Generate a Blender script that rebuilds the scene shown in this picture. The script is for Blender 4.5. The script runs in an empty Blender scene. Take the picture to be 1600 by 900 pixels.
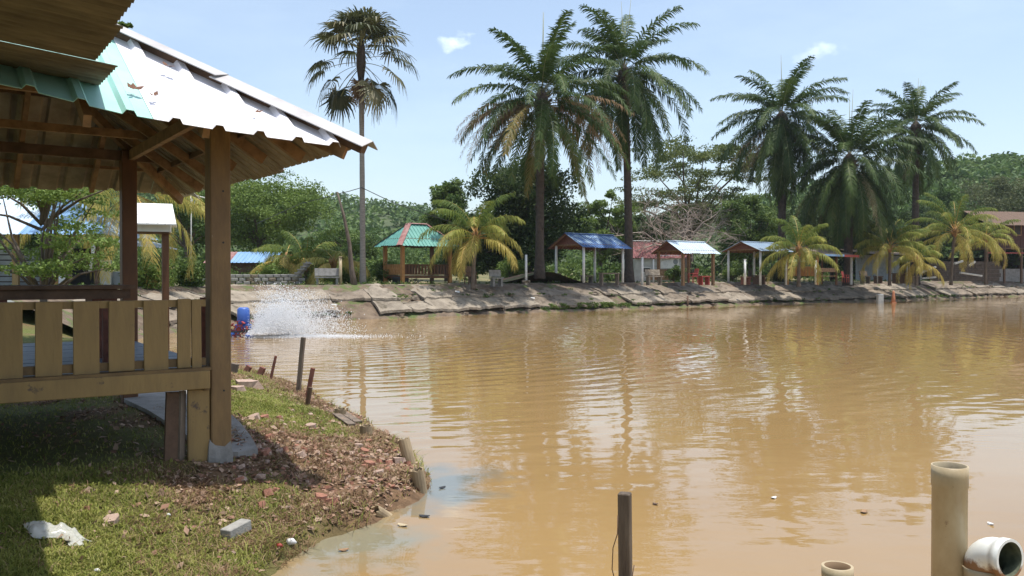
import bpy, math, random
import numpy as np
from mathutils import Vector, Matrix, noise as mnoise
R = math.radians
random.seed(7); rng = np.random.default_rng(7)
scn = bpy.context.scene; COL = scn.collection

# ---------------- camera ----------------
F = 1331.0; CH = 2.0; HOR = 433.0          # focal length in photo pixels, eye height over the water, horizon row
PITCH = math.atan((450 - HOR) / F)
cd = bpy.data.cameras.new('camera'); cam = bpy.data.objects.new('camera', cd); COL.objects.link(cam)
cd.sensor_width = 36; cd.lens = 36 * F / 1600; cd.clip_start = .05; cd.clip_end = 6000
cam.location = (0, 0, CH); cam.rotation_euler = (R(90) - PITCH, 0, 0); scn.camera = cam

# ---------------- sun and sky ----------------
SV = Vector((.17, -.05, 1)).normalized()
sd = bpy.data.lights.new('sun', 'SUN'); sd.energy = 3.9; sd.angle = R(.53); sd.color = (1, .955, .89)
so = bpy.data.objects.new('sun', sd); COL.objects.link(so)
so.rotation_euler = (-SV).to_track_quat('-Z', 'Y').to_euler()
w = bpy.data.worlds.new('World'); scn.world = w; w.use_nodes = True
nt = w.node_tree; nt.nodes.clear(); N = nt.nodes.new; L = nt.links.new
sky = N('ShaderNodeTexSky'); sky.sky_type = 'NISHITA'; sky.sun_disc = False
sky.sun_elevation = math.asin(SV.z); sky.sun_rotation = math.atan2(SV.x, SV.y)
sky.altitude = 50; sky.air_density = 1.0; sky.dust_density = 1.6; sky.ozone_density = .7
bg = N('ShaderNodeBackground'); bg.inputs[1].default_value = .15
out = N('ShaderNodeOutputWorld'); tc = N('ShaderNodeTexCoord')
def vmath(op, a, b=None):
    n = N('ShaderNodeVectorMath'); n.operation = op
    for i, v in enumerate((a, b)):
        if v is None: continue
        if hasattr(v, 'default_value') or hasattr(v, 'is_output'): L(v, n.inputs[i])
        else: n.inputs[i].default_value = v
    return n
def smath(op, a, b=None, clamp=False):
    n = N('ShaderNodeMath'); n.operation = op; n.use_clamp = clamp
    for i, v in enumerate((a, b)):
        if v is None: continue
        if isinstance(v, (int, float)): n.inputs[i].default_value = v
        else: L(v, n.inputs[i])
    return n.outputs[0]
def vdir(px, py):
    c = math.cos(PITCH); s = math.sin(PITCH)
    x = (px - 800) / F; u = (450 - py) / F
    return Vector((x, c + u * s, -s + u * c))
# two small clouds and thin high veil
noi = N('ShaderNodeTexNoise'); noi.inputs['Scale'].default_value = 40; noi.inputs['Detail'].default_value = 6
mp = N('ShaderNodeMapping'); mp.inputs['Scale'].default_value = (1, 1, 1.6); L(tc.outputs['Generated'], mp.inputs[0]); L(mp.outputs[0], noi.inputs[0])
cl = None
for (px, py, rx, rz, st) in ((704, 68, .019, .011, .75), (1288, 73, .022, .011, .6), (1262, 88, .026, .008, .35)):
    d = vdir(px, py).normalized()
    s = vmath('SUBTRACT', tc.outputs['Generated'], tuple(d)).outputs[0]
    m = vmath('MULTIPLY', s, (1 / rx, 1 / rx, 1 / rz)).outputs[0]
    ln = N('ShaderNodeVectorMath'); ln.operation = 'LENGTH'; L(m, ln.inputs[0])
    a = smath('SUBTRACT', 1.15, ln.outputs['Value']); a = smath('ADD', a, smath('MULTIPLY', smath('SUBTRACT', noi.outputs[0], .5), 3.2))
    a = smath('MULTIPLY', smath('MULTIPLY', a, 1.0, True), st)
    cl = a if cl is None else smath('MAXIMUM', cl, a)
n2 = N('ShaderNodeTexNoise'); n2.inputs['Scale'].default_value = 2.6; n2.inputs['Detail'].default_value = 7; n2.inputs['Roughness'].default_value = .62
mp2 = N('ShaderNodeMapping'); mp2.inputs['Scale'].default_value = (1, 1, 3.5); L(tc.outputs['Generated'], mp2.inputs[0]); L(mp2.outputs[0], n2.inputs[0])
veil = smath('ADD', smath('MULTIPLY', smath('SUBTRACT', n2.outputs[0], .44, True), .40, True), .13)
cl = smath('MAXIMUM', cl, veil)
mx = N('ShaderNodeMixRGB'); L(cl, mx.inputs[0]); L(sky.outputs[0], mx.inputs[1]); mx.inputs[2].default_value = (6.3, 7.1, 7.4, 1)
L(mx.outputs[0], bg.inputs[0]); L(bg.outputs[0], out.inputs[0])
scn.view_settings.view_transform = 'Standard'; scn.view_settings.look = 'None'
scn.view_settings.exposure = .43; scn.view_settings.gamma = 1

# ---------------- helpers ----------------
def P(px, py, d):                        # the point that lies d metres ahead in that direction
    v = vdir(px, py); v = v * (d / v.y); return Vector((v.x, v.y, CH + v.z))
def G(px, py, z=0.0):
    v = vdir(px, py); t = (z - CH) / v.z; return Vector((v.x * t, v.y * t, z))

def mat(name, col, rough=.8, col2=None, scale=6, stretch=(1, 1, 1), bump=0., bscale=30, metal=0., detail=6,
        trans=0., tint=None, spots=None, spec=.5, lo=.35, hi=.65):
    m = bpy.data.materials.new(name); m.use_nodes = True
    nt = m.node_tree; n = nt.nodes; l = nt.links; b = n['Principled BSDF']
    b.inputs['Roughness'].default_value = rough; b.inputs['Metallic'].default_value = metal
    b.inputs['Specular IOR Level'].default_value = spec
    c = (*col, 1); b.inputs['Base Color'].default_value = c
    tcn = n.new('ShaderNodeTexCoord'); mpn = n.new('ShaderNodeMapping'); mpn.inputs['Scale'].default_value = stretch
    l.new(tcn.outputs['Object'], mpn.inputs[0])
    last = None
    if tint:                              # list of colours picked by the random 'tint' of each leaf
        a = n.new('ShaderNodeAttribute'); a.attribute_name = 'tint'
        r = n.new('ShaderNodeValToRGB'); e = r.color_ramp.elements
        while len(e) < len(tint): e.new(.5)
        for i, t in enumerate(tint): e[i].position = i / (len(tint) - 1); e[i].color = (*t, 1)
        l.new(a.outputs['Fac'], r.inputs[0]); last = r.outputs[0]
    elif col2:
        x = n.new('ShaderNodeTexNoise'); x.inputs['Scale'].default_value = scale; x.inputs['Detail'].default_value = detail
        x.inputs['Roughness'].default_value = .62
        l.new(mpn.outputs[0], x.inputs[0])
        r = n.new('ShaderNodeValToRGB'); r.color_ramp.elements[0].position = lo; r.color_ramp.elements[1].position = hi
        r.color_ramp.elements[0].color = c; r.color_ramp.elements[1].color = (*col2, 1)
        l.new(x.outputs[0], r.inputs[0]); last = r.outputs[0]
    if spots:                             # (colour, scale, threshold)
        x = n.new('ShaderNodeTexNoise'); x.inputs['Scale'].default_value = spots[1]; x.inputs['Detail'].default_value = 8
        x.inputs['Roughness'].default_value = .7
        l.new(tcn.outputs['Object'], x.inputs[0])
        r = n.new('ShaderNodeValToRGB'); r.color_ramp.elements[0].position = spots[2]; r.color_ramp.elements[1].position = min(1, spots[2] + .06)
        l.new(x.outputs[0], r.inputs[0])
        mxn = n.new('ShaderNodeMixRGB'); l.new(r.outputs[0], mxn.inputs[0])
        if last is None: mxn.inputs[1].default_value = c
        else: l.new(last, mxn.inputs[1])
        mxn.inputs[2].default_value = (*spots[0], 1); last = mxn.outputs[0]
    if last is not None: l.new(last, b.inputs['Base Color'])
    if bump:
        x = n.new('ShaderNodeTexNoise'); x.inputs['Scale'].default_value = bscale; x.inputs['Detail'].default_value = 6
        l.new(mpn.outputs[0], x.inputs[0])
        bp = n.new('ShaderNodeBump'); bp.inputs['Strength'].default_value = 1; bp.inputs['Distance'].default_value = bump
        l.new(x.outputs[0], bp.inputs['Height']); l.new(bp.outputs[0], b.inputs['Normal'])
    if trans:
        t = n.new('ShaderNodeBsdfTranslucent'); mxs = n.new('ShaderNodeMixShader'); mxs.inputs[0].default_value = trans
        if last is not None: l.new(last, t.inputs[0])
        else: t.inputs[0].default_value = c
        l.new(b.outputs[0], mxs.inputs[1]); l.new(t.outputs[0], mxs.inputs[2]); l.new(mxs.outputs[0], n['Material Output'].inputs[0])
    return m

M = {}
M['yellow'] = mat('yellow_paint', (.30, .195, .072), .65, (.20, .128, .052), 4, (2.2, 2.2, .45), bump=.003, bscale=30, spots=((.10, .068, .045), 8, .60), lo=.4, hi=.75)
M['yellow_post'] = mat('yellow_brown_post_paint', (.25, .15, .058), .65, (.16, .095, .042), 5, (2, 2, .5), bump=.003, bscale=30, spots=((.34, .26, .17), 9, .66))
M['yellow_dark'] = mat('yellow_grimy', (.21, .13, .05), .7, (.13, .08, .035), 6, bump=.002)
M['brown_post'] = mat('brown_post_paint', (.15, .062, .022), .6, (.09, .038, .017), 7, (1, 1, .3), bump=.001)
M['wood'] = mat('bare_timber', (.32, .19, .10), .8, (.17, .10, .05), 9, (1, 1, 1), bump=.002)
M['wood_dark'] = mat('dark_timber', (.075, .042, .024), .75, (.15, .085, .05), 8, bump=.002)
M['wood_grey'] = mat('weathered_timber', (.22, .17, .125), .9, (.11, .085, .065), 12, (1, 1, .25), bump=.004, bscale=40)
M['wood_red'] = mat('reddish_timber', (.24, .09, .06), .8, (.13, .055, .04), 10, bump=.002)
M['floor_blue'] = mat('blue_grey_floor_paint', (.17, .21, .27), .5, (.10, .12, .15), 3, bump=.001)
M['sheet_green'] = mat('green_metal_sheet', (.30, .56, .48), .45, (.38, .62, .55), 2.5, (1, 1, 1), spots=((.12, .16, .12), 5, .66))
M['sheet_white'] = mat('white_metal_sheet', (.80, .77, .78), .45, (.74, .72, .74), 3, spots=((.2, .14, .10), 9, .71))
M['ridge_grey'] = mat('grey_ridge_flashing', (.48, .46, .45), .6, (.36, .34, .33), 4, spots=((.25, .17, .12), 8, .7))
M['sheet_under'] = mat('dusty_sheet_underside', (.36, .30, .22), .8, (.20, .16, .115), 4, bump=.002)
M['sheet_old'] = mat('old_brown_sheet', (.23, .19, .135), .85, (.095, .078, .056), 1.7, (1.2, 6, 1), bump=.003, detail=8)
M['gz_green'] = mat('far_green_sheet', (.14, .37, .31), .5, (.09, .27, .23), 1.2, spots=((.03, .10, .10), 1.3, .63))
M['maroon'] = mat('maroon_flashing', (.22, .085, .075), .7, (.33, .19, .17), 3)
M['orange'] = mat('orange_brown_paint', (.46, .22, .07), .7, (.32, .15, .05), 4)
M['blue_sheet'] = mat('blue_sheet', (.05, .11, .27), .5, (.08, .16, .34), 1.6, spots=((.26, .36, .47), 1.1, .55))
M['blue_plain'] = mat('light_blue_sheet', (.16, .30, .50), .5, (.22, .36, .54), 2)
M['silver'] = mat('silver_sheet', (.58, .68, .76), .4, (.5, .6, .7), 2)
M['greyblue'] = mat('grey_blue_sheet', (.23, .32, .42), .5, (.30, .38, .46), 2)
M['red_tile'] = mat('dull_red_roof', (.24, .09, .085), .8, (.15, .055, .055), 3, spots=((.4, .3, .27), 3, .68))
M['white'] = mat('white_paint', (.75, .75, .72), .6, (.6, .6, .57), 4)
M['off_white'] = mat('weathered_white', (.52, .53, .5), .8, (.36, .36, .34), 3)
M['grey_panel'] = mat('grey_panel', (.3, .33, .34), .7, (.22, .24, .25), 3)
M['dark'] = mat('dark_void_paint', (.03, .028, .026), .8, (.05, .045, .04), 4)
M['redbrown'] = mat('red_brown_cladding', (.085, .032, .024), .8, (.05, .022, .018), 5)
M['conc'] = mat('old_concrete', (.27, .22, .165), .95, (.135, .105, .075), .9, bump=.05, bscale=7, spots=((.09, .072, .05), 1.7, .55), detail=10)
M['conc2'] = mat('pale_concrete', (.33, .28, .215), .95, (.17, .14, .105), 1.3, bump=.05, bscale=8, spots=((.11, .09, .06), 2.0, .56), detail=10)
M['conc_grey'] = mat('grey_concrete', (.30, .29, .27), .95, (.20, .19, .175), 5, bump=.004, bscale=50, detail=10)
M['heart'] = mat('leaf_base_fibre', (.20, .12, .05), .9, (.30, .15, .05), 6)
M['brick_grey'] = mat('cement_brick', (.34, .33, .30), .95, (.24, .23, .21), 14, bump=.003, bscale=90)
M['brick_red'] = mat('broken_red_brick', (.38, .17, .11), .95, (.27, .13, .09), 12, bump=.003, bscale=60)
M['brick_pale'] = mat('pale_rubble', (.45, .34, .27), .95, (.33, .22, .17), 12, bump=.003, bscale=60)
M['bark'] = mat('grey_bark', (.16, .125, .095), .95, (.085, .065, .05), 6, (1, 1, .4), bump=.02, bscale=18)
M['bark_pale'] = mat('pale_palm_bark', (.30, .27, .23), .95, (.20, .175, .15), 5, (1, 1, 4), bump=.01, bscale=8)
M['bark_dark'] = mat('dark_palm_bark', (.085, .065, .05), .95, (.045, .035, .028), 4, bump=.05, bscale=7)
M['bark_dead'] = mat('dead_wood', (.36, .30, .25), .95, (.24, .19, .155), 6)
M['pvc'] = mat('pvc_cream', (.50, .42, .27), .45, (.36, .27, .15), 4, (1, 1, .6), spots=((.22, .15, .09), 13, .63), bump=.0015, bscale=40)
M['pvc_white'] = mat('pvc_white', (.74, .74, .68), .35, (.68, .67, .6), 6)
M['pvc_in'] = mat('pipe_algae_inside', (.12, .13, .075), .8, (.05, .06, .035), 20, detail=8)
M['bamboo'] = mat('pale_pipe_stub', (.42, .32, .19), .8, (.24, .18, .11), 8, (1, 1, .3))
M['black'] = mat('black_plastic', (.02, .02, .02), .6)
M['blue_pl'] = mat('blue_plastic', (.03, .09, .36), .45, (.05, .13, .42), 6)
M['red_pl'] = mat('red_plastic', (.34, .05, .035), .5, (.27, .045, .035), 6)
M['orange_pl'] = mat('orange_plastic', (.42, .16, .07), .5)
M['cable'] = mat('cable', (.05, .05, .05), .7)
M['soil'] = mat('dark_soil', (.10, .065, .04), .98, (.19, .13, .08), 3, bump=.02, bscale=25)

def leafmat(name, cols, trans=.35, rough=.6, spec=.3):
    return mat(name, cols[0], rough, tint=cols, trans=trans, spec=spec)
M['lf_light'] = leafmat('leaf_light', [(.09, .14, .03), (.15, .22, .045), (.23, .31, .075)])
M['lf_mid'] = leafmat('leaf_mid', [(.05, .095, .024), (.095, .155, .035), (.17, .235, .06)])
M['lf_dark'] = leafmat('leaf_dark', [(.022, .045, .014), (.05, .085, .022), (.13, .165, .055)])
M['lf_rain'] = leafmat('leaf_rain', [(.07, .10, .028), (.13, .165, .042), (.22, .24, .07)])
M['lf_olive'] = leafmat('leaf_olive', [(.06, .08, .03), (.10, .12, .045), (.15, .16, .07)])
M['lf_tan'] = leafmat('leaf_green_tan', [(.06, .085, .025), (.11, .13, .045), (.26, .22, .12)])
M['palm_oil'] = leafmat('frond_oil', [(.026, .052, .012), (.05, .09, .02), (.095, .14, .032), (.25, .18, .06)], .28, .55, .22)
M['palm_dead'] = leafmat('frond_dead', [(.18, .11, .055), (.31, .20, .10), (.42, .30, .17)], .3)
M['palm_coco'] = leafmat('frond_coco', [(.06, .11, .025), (.13, .18, .035), (.31, .31, .07), (.50, .40, .11)], .38, .55, .2)
M['palm_fan'] = leafmat('frond_fan', [(.03, .045, .02), (.06, .075, .03), (.13, .12, .05), (.30, .23, .12)], .25, .5, .4)
M['rachis'] = mat('rachis', (.22, .22, .09), .6)
M['rachis_y'] = mat('rachis_orange', (.42, .25, .06), .6)
M['grass'] = leafmat('grass_blade', [(.13, .155, .03), (.24, .27, .055), (.34, .33, .09), (.44, .36, .18)], .35, .6)
M['straw'] = leafmat('dry_grass', [(.17, .10, .055), (.28, .18, .10), (.38, .28, .16), (.16, .18, .05)], .3, .8)
M['litter'] = leafmat('leaf_litter', [(.19, .10, .065), (.30, .175, .12), (.44, .32, .23), (.17, .11, .075)], .1, .9)
M['weeds'] = leafmat('weed_leaf', [(.05, .09, .02), (.09, .15, .03), (.16, .22, .05)], .35)
M['woods'] = leafmat('far_wood_leaf', [(.06, .105, .035), (.10, .165, .045), (.17, .24, .07)], .3)

# objects
def fix(o, parent, world=True):
    COL.objects.link(o)
    if parent is not None:
        o.parent = parent
        if world: o['_w'] = 1
    return o
def wm(o):                                # world matrix of an object from its own and its parents' transforms
    m = Matrix.LocRotScale(o.location, o.rotation_euler, o.scale)
    return wm(o.parent) @ m if o.parent else m
def label(o, lab=None, cat=None, group=None, kind=None):
    if lab: o['label'] = lab
    if cat: o['category'] = cat
    if group: o['group'] = group
    if kind: o['kind'] = kind
    return o
def thing(name, lab, cat, loc=(0, 0, 0), rz=0, group=None):
    o = bpy.data.objects.new(name, None); COL.objects.link(o); o.location = loc; o.rotation_euler = (0, 0, rz)
    o.empty_display_size = .2
    return label(o, lab, cat, group)
class MB:
    def __init__(s): s.v = []; s.f = []; s.mi = []; s.sm = []
    def add(s, vs, fs, mi=0, smooth=False):
        k = len(s.v); s.v += [tuple(v) for v in vs]; s.f += [tuple(i + k for i in f) for f in fs]
        s.mi += [mi] * len(fs); s.sm += [smooth] * len(fs); return s
    def box(s, c, d, rz=0, mi=0, mtx=None, ch=0):
        x, y, z = (q / 2 for q in d); m = Matrix.Translation(Vector(c)) @ (mtx or Matrix.Rotation(rz, 4, 'Z'))
        if ch <= 0:
            vs = [m @ Vector(p) for p in ((-x, -y, -z), (x, -y, -z), (x, y, -z), (-x, y, -z), (-x, -y, z), (x, -y, z), (x, y, z), (-x, y, z))]
            return s.add(vs, [(0, 3, 2, 1), (4, 5, 6, 7), (0, 1, 5, 4), (1, 2, 6, 5), (2, 3, 7, 6), (3, 0, 4, 7)], mi)
        a = ch                            # chamfered along z and at the ends
        ring = [(-x + a, -y), (x - a, -y), (x, -y + a), (x, y - a), (x - a, y), (-x + a, y), (-x, y - a), (-x, -y + a)]
        vs = []
        for zz, k in ((-z, 1), (-z + a, 0), (z - a, 0), (z, 1)):
            for (p, q) in ring: vs.append(m @ Vector((p - math.copysign(a * .7 * k, p), q - math.copysign(a * .7 * k, q), zz)))
        fs = [tuple(range(7, -1, -1)), tuple(range(24, 32))]
        for r in range(3):
            for i in range(8): j = (i + 1) % 8; fs.append((r * 8 + i, r * 8 + j, r * 8 + 8 + j, r * 8 + 8 + i))
        return s.add(vs, fs, mi)
    def beam(s, a, b, w, h, up=(0, 0, 1), mi=0, ch=0):   # w across, h along 'up'
        a = Vector(a); b = Vector(b); t = (b - a); ln = t.length; t.normalize()
        x = t.cross(Vector(up))
        if x.length < 1e-4: x = t.cross(Vector((0, 1, 0)))
        x.normalize(); u = x.cross(t)
        m = Matrix((x, u, t)).transposed().to_4x4()
        return s.box((a + b) / 2, (w, h, ln), mtx=m, mi=mi, ch=ch)
    def tube(s, pts, rs, n=8, mi=0, cap=True, smooth=True):
        pts = [Vector(p) for p in pts]
        if not hasattr(rs, '__len__'): rs = [rs] * len(pts)
        vs = []; fs = []; px = None
        for i, p in enumerate(pts):
            t = (pts[min(i + 1, len(pts) - 1)] - pts[max(i - 1, 0)]).normalized()
            if px is None: px = t.orthogonal().normalized()
            x = (px - t * px.dot(t)).normalized(); px = x; y = t.cross(x)
            for k in range(n):
                a = 2 * math.pi * k / n; vs.append(p + (x * math.cos(a) + y * math.sin(a)) * rs[i])
        for i in range(len(pts) - 1):
            for k in range(n): j = (k + 1) % n; fs.append((i * n + k, i * n + j, i * n + n + j, i * n + n + k))
        s.add(vs, fs, mi, smooth)
        if cap: k = len(s.v) - len(vs); s.f += [tuple(k + i for i in range(n - 1, -1, -1)), tuple(k + len(vs) - n + i for i in range(n))]; s.mi += [mi, mi]; s.sm += [False, False]
        return s
    def build(s, name, mats, parent=None, world=True, lab=None, cat=None, group=None, kind=None, org=None):
        me = bpy.data.meshes.new(name)
        vs = [Vector(v) for v in s.v]; o = bpy.data.objects.new(name, me)
        if parent is not None and world:
            inv = wm(parent).inverted()
            if org is not None: o.location = inv @ Vector(org); inv = Matrix.Translation(-o.location) @ inv
            vs = [inv @ v for v in vs]
        elif org is not None: o.location = org; vs = [v - Vector(org) for v in vs]
        me.from_pydata(vs, [], s.f)
        for m in (mats if isinstance(mats, (list, tuple)) else [mats]): me.materials.append(m)
        me.polygons.foreach_set('material_index', s.mi); me.polygons.foreach_set('use_smooth', s.sm); me.update()
        COL.objects.link(o); o.parent = parent
        return label(o, lab, cat, group, kind)
def npmesh(name, V, Fq, m, parent=None, tint=None, world=True, smooth=False, loc=None, **kw):
    V = np.asarray(V, dtype=np.float32).reshape(-1, 3)
    o_loc = None
    if parent is not None and world:
        inv = np.array(wm(parent).inverted()); V = V @ inv[:3, :3].T + inv[:3, 3]
    elif loc is not None: V = V - np.array(loc, dtype=np.float32)
    V = V.astype(np.float32)
    me = bpy.data.meshes.new(name); Fq = np.asarray(Fq, dtype=np.int32); k = Fq.shape[1]; nf = len(Fq)
    me.vertices.add(len(V)); me.vertices.foreach_set('co', V.ravel())
    me.loops.add(nf * k); me.loops.foreach_set('vertex_index', Fq.ravel())
    me.polygons.add(nf); me.polygons.foreach_set('loop_start', np.arange(nf, dtype=np.int32) * k)
    me.polygons.foreach_set('loop_total', np.full(nf, k, dtype=np.int32))
    me.polygons.foreach_set('use_smooth', np.full(nf, smooth))
    if tint is not None:
        a = me.attributes.new('tint', 'FLOAT', 'FACE'); a.data.foreach_set('value', np.clip(tint, 0, 1).astype(np.float32))
    for q in (m if isinstance(m, (list, tuple)) else [m]): me.materials.append(q)
    me.update(calc_edges=True); me.validate()
    o = bpy.data.objects.new(name, me); COL.objects.link(o); o.parent = parent
    if loc is not None and parent is None: o.location = loc
    return label(o, kw.get('lab'), kw.get('cat'), kw.get('group'), kw.get('kind'))
def sm(a, b, x): t = np.clip((x - a) / (b - a), 0, 1); return t * t * (3 - 2 * t)
def vnoise(x, y, s, seed=0):              # cheap smooth value noise on arrays
    x = np.asarray(x) * s + seed * 17.3; y = np.asarray(y) * s - seed * 9.1
    xi = np.floor(x).astype(int); yi = np.floor(y).astype(int); fx = x - xi; fy = y - yi
    fx = fx * fx * (3 - 2 * fx); fy = fy * fy * (3 - 2 * fy)
    def h(a, b): q = np.sin(a * 127.1 + b * 311.7 + seed * 7.7) * 43758.5453; return q - np.floor(q)
    return (h(xi, yi) * (1 - fx) + h(xi + 1, yi) * fx) * (1 - fy) + (h(xi, yi + 1) * (1 - fx) + h(xi + 1, yi + 1) * fx) * fy
def fbm(x, y, s, seed=0, o=4):
    r = 0; a = .5
    for i in range(o): r = r + a * vnoise(x, y, s * 2 ** i, seed + i); a *= .5
    return r

# ---------------- the pond's outline (water level z = 0) ----------------
near_px = [(430, 893), (455, 872), (490, 852), (525, 838), (565, 822), (612, 800), (645, 786), (668, 768), (664, 742), (648, 716), (634, 700),
           (610, 690), (590, 682), (578, 662), (545, 650), (520, 640), (498, 624), (478, 611), (450, 600), (420, 590), (392, 581), (365, 573)]
near = [(3.2, 1.6), (.2, 2.3), (-.9, 3.2), (-1.45, 4.4)] + [tuple(G(*p)[:2]) for p in near_px] + [(-7.7, 20.6), (-10.1, 22.4)]
far = [(-11.4, 24.0), (-12.1, 27.4), (-12.2, 31), (-11.9, 34.2), (-10.9, 37.6), (-9.0, 39.6), (-6.4, 40.8)] + \
      [tuple(G(*p)[:2]) for p in ((660, 496.5), (720, 493), (780, 490), (900, 486.5), (1000, 482.2), (1150, 477), (1300, 472.6), (1400, 470))] + \
      [(42, 80), (49, 87), (57, 90), (80, 93), (130, 96)]
pond = np.array(near + far + [(130, 1.6)])
def sdist(X, Y):                          # distance to the shoreline, positive on land
    X = np.asarray(X, float); Y = np.asarray(Y, float); d = np.full(X.shape, 1e9); ins = np.zeros(X.shape, bool)
    n = len(pond)
    for i in range(n):
        ax, ay = pond[i]; bx, by = pond[(i + 1) % n]; ex, ey = bx - ax, by - ay
        t = np.clip(((X - ax) * ex + (Y - ay) * ey) / (ex * ex + ey * ey), 0, 1)
        d = np.minimum(d, np.hypot(X - ax - t * ex, Y - ay - t * ey))
        c = ((ay > Y) != (by > Y)) & (X < (bx - ax) * (Y - ay) / (by - ay + 1e-12) + ax); ins ^= c
    return np.where(ins, -d, d)
def far_h(d): return 1.6 + .9 * sm(14, 34, d) + 1.6 * sm(30, 80, d) + 3 * sm(80, 160, d)
def near_h(X, Y):
    X = np.asarray(X, float); Y = np.asarray(Y, float); d = sdist(X, Y) + .16 * (fbm(X, Y, 3.5, 3) - .5)
    lip = .12 * sm(-.02, .16, d) + .34 * sm(.1, 2.0, d) - .5 * sm(.0, .8, -d)
    up = (1.1 * sm(13, 30, Y) * sm(.5, 5, d)) + .5 * sm(12, 40, d)
    return lip + up + .05 * (fbm(X, Y, 2.2, 5) - .5) * sm(0, .5, d) + .02 * (fbm(X, Y, 14, 9) - .5)
def gh(x, y): return float(near_h(np.array([x]), np.array([y]))[0])
def ground(px, py):                       # where the ray of a pixel meets the near bank
    v = vdir(px, py); t = np.linspace(2.5, 30, 1600) / v.y
    z = near_h(v.x * t, v.y * t); k = np.argmax(CH + v.z * t < z); t = t[k]
    return Vector((v.x * t, v.y * t, float(z[k])))
# ---------------- water ----------------
def water_material():
    m = bpy.data.materials.new('pond_water'); m.use_nodes = True; nt = m.node_tree; n = nt.nodes; l = nt.links; b = n['Principled BSDF']
    b.inputs['Roughness'].default_value = .005; b.inputs['IOR'].default_value = 1.36; b.inputs['Specular IOR Level'].default_value = .5
    tc = n.new('ShaderNodeTexCoord')
    def mapping(loc=(0, 0, 0), sc=(1, 1, 1), rot=0):
        q = n.new('ShaderNodeMapping'); q.inputs['Location'].default_value = loc; q.inputs['Scale'].default_value = sc
        q.inputs['Rotation'].default_value = (0, 0, rot); l.new(tc.outputs['Object'], q.inputs[0]); return q.outputs[0]
    def noise(vec, s, d=3, r=.5):
        q = n.new('ShaderNodeTexNoise'); q.inputs['Scale'].default_value = s; q.inputs['Detail'].default_value = d; q.inputs['Roughness'].default_value = r
        l.new(vec, q.inputs[0]); return q.outputs[0]
    def mth(op, a, c=None, cl=False):
        q = n.new('ShaderNodeMath'); q.operation = op; q.use_clamp = cl
        for i, v in enumerate((a, c)):
            if v is None: continue
            if isinstance(v, (int, float)): q.inputs[i].default_value = v
            else: l.new(v, q.inputs[i])
        return q.outputs[0]
    # silt colour
    x = noise(mapping(), .25, 6); r = n.new('ShaderNodeValToRGB'); e = r.color_ramp.elements
    e[0].position = .3; e[0].color = (.275, .173, .070, 1); e[1].position = .7; e[1].color = (.318, .208, .090, 1)
    l.new(x, r.inputs[0]); silt = r.outputs[0]
    # grey blue film along the near shore, sky reflection painted into its colour
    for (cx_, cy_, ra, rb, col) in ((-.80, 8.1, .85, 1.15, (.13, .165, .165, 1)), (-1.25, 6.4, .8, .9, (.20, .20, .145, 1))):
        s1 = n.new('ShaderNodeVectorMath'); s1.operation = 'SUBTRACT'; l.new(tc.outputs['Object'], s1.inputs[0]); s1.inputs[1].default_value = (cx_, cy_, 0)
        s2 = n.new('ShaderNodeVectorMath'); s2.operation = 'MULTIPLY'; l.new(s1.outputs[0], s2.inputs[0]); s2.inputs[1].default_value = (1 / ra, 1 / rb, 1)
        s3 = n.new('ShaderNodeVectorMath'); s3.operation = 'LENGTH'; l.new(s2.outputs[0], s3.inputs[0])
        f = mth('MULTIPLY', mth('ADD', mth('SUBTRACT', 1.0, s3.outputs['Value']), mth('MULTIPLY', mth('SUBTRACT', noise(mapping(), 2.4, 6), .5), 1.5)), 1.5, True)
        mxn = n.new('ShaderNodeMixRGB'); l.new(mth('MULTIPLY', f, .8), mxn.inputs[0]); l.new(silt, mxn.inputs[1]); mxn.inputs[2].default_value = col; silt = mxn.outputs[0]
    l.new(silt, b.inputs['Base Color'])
    # rings that run out from the aerator
    def rings(cx, cy, lam, dist, phase=0):
        q = n.new('ShaderNodeTexWave'); q.wave_type = 'RINGS'; q.rings_direction = 'SPHERICAL'; q.wave_profile = 'SIN'
        q.inputs['Scale'].default_value = .3142 / lam; q.inputs['Distortion'].default_value = dist
        q.inputs['Detail'].default_value = 2.5; q.inputs['Detail Scale'].default_value = .9; q.inputs['Detail Roughness'].default_value = .55
        q.inputs['Phase Offset'].default_value = phase
        l.new(mapping((-cx, -cy, 0)), q.inputs[0]); return q.outputs['Fac']
    h = mth('MULTIPLY', rings(-8.3, 28.5, .62, 5), 1.0)
    h = mth('ADD', h, mth('MULTIPLY', rings(-10, 40, .38, 6, 2), .35))
    # weaker far from it and in calm patches
    ln = n.new('ShaderNodeVectorMath'); ln.operation = 'DISTANCE'; l.new(mapping(), ln.inputs[0]); ln.inputs[1].default_value = (-8.3, 28.5, 0)
    mr = n.new('ShaderNodeMapRange'); mr.inputs['From Min'].default_value = 8; mr.inputs['From Max'].default_value = 30
    mr.inputs['To Min'].default_value = 1; mr.inputs['To Max'].default_value = .16; l.new(ln.outputs['Value'], mr.inputs[0])
    ln2 = n.new('ShaderNodeVectorMath'); ln2.operation = 'DISTANCE'; l.new(mapping(), ln2.inputs[0]); ln2.inputs[1].default_value = (0, 0, 0)
    mr2 = n.new('ShaderNodeMapRange'); mr2.inputs['From Min'].default_value = 5; mr2.inputs['From Max'].default_value = 19
    mr2.inputs['To Min'].default_value = .10; mr2.inputs['To Max'].default_value = 1; l.new(ln2.outputs['Value'], mr2.inputs[0])
    calm = n.new('ShaderNodeMapRange'); calm.inputs['From Min'].default_value = .36; calm.inputs['From Max'].default_value = .62
    calm.inputs['To Min'].default_value = .3; calm.inputs['To Max'].default_value = 1.0; l.new(noise(mapping(), .17, 2), calm.inputs[0])
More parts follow.
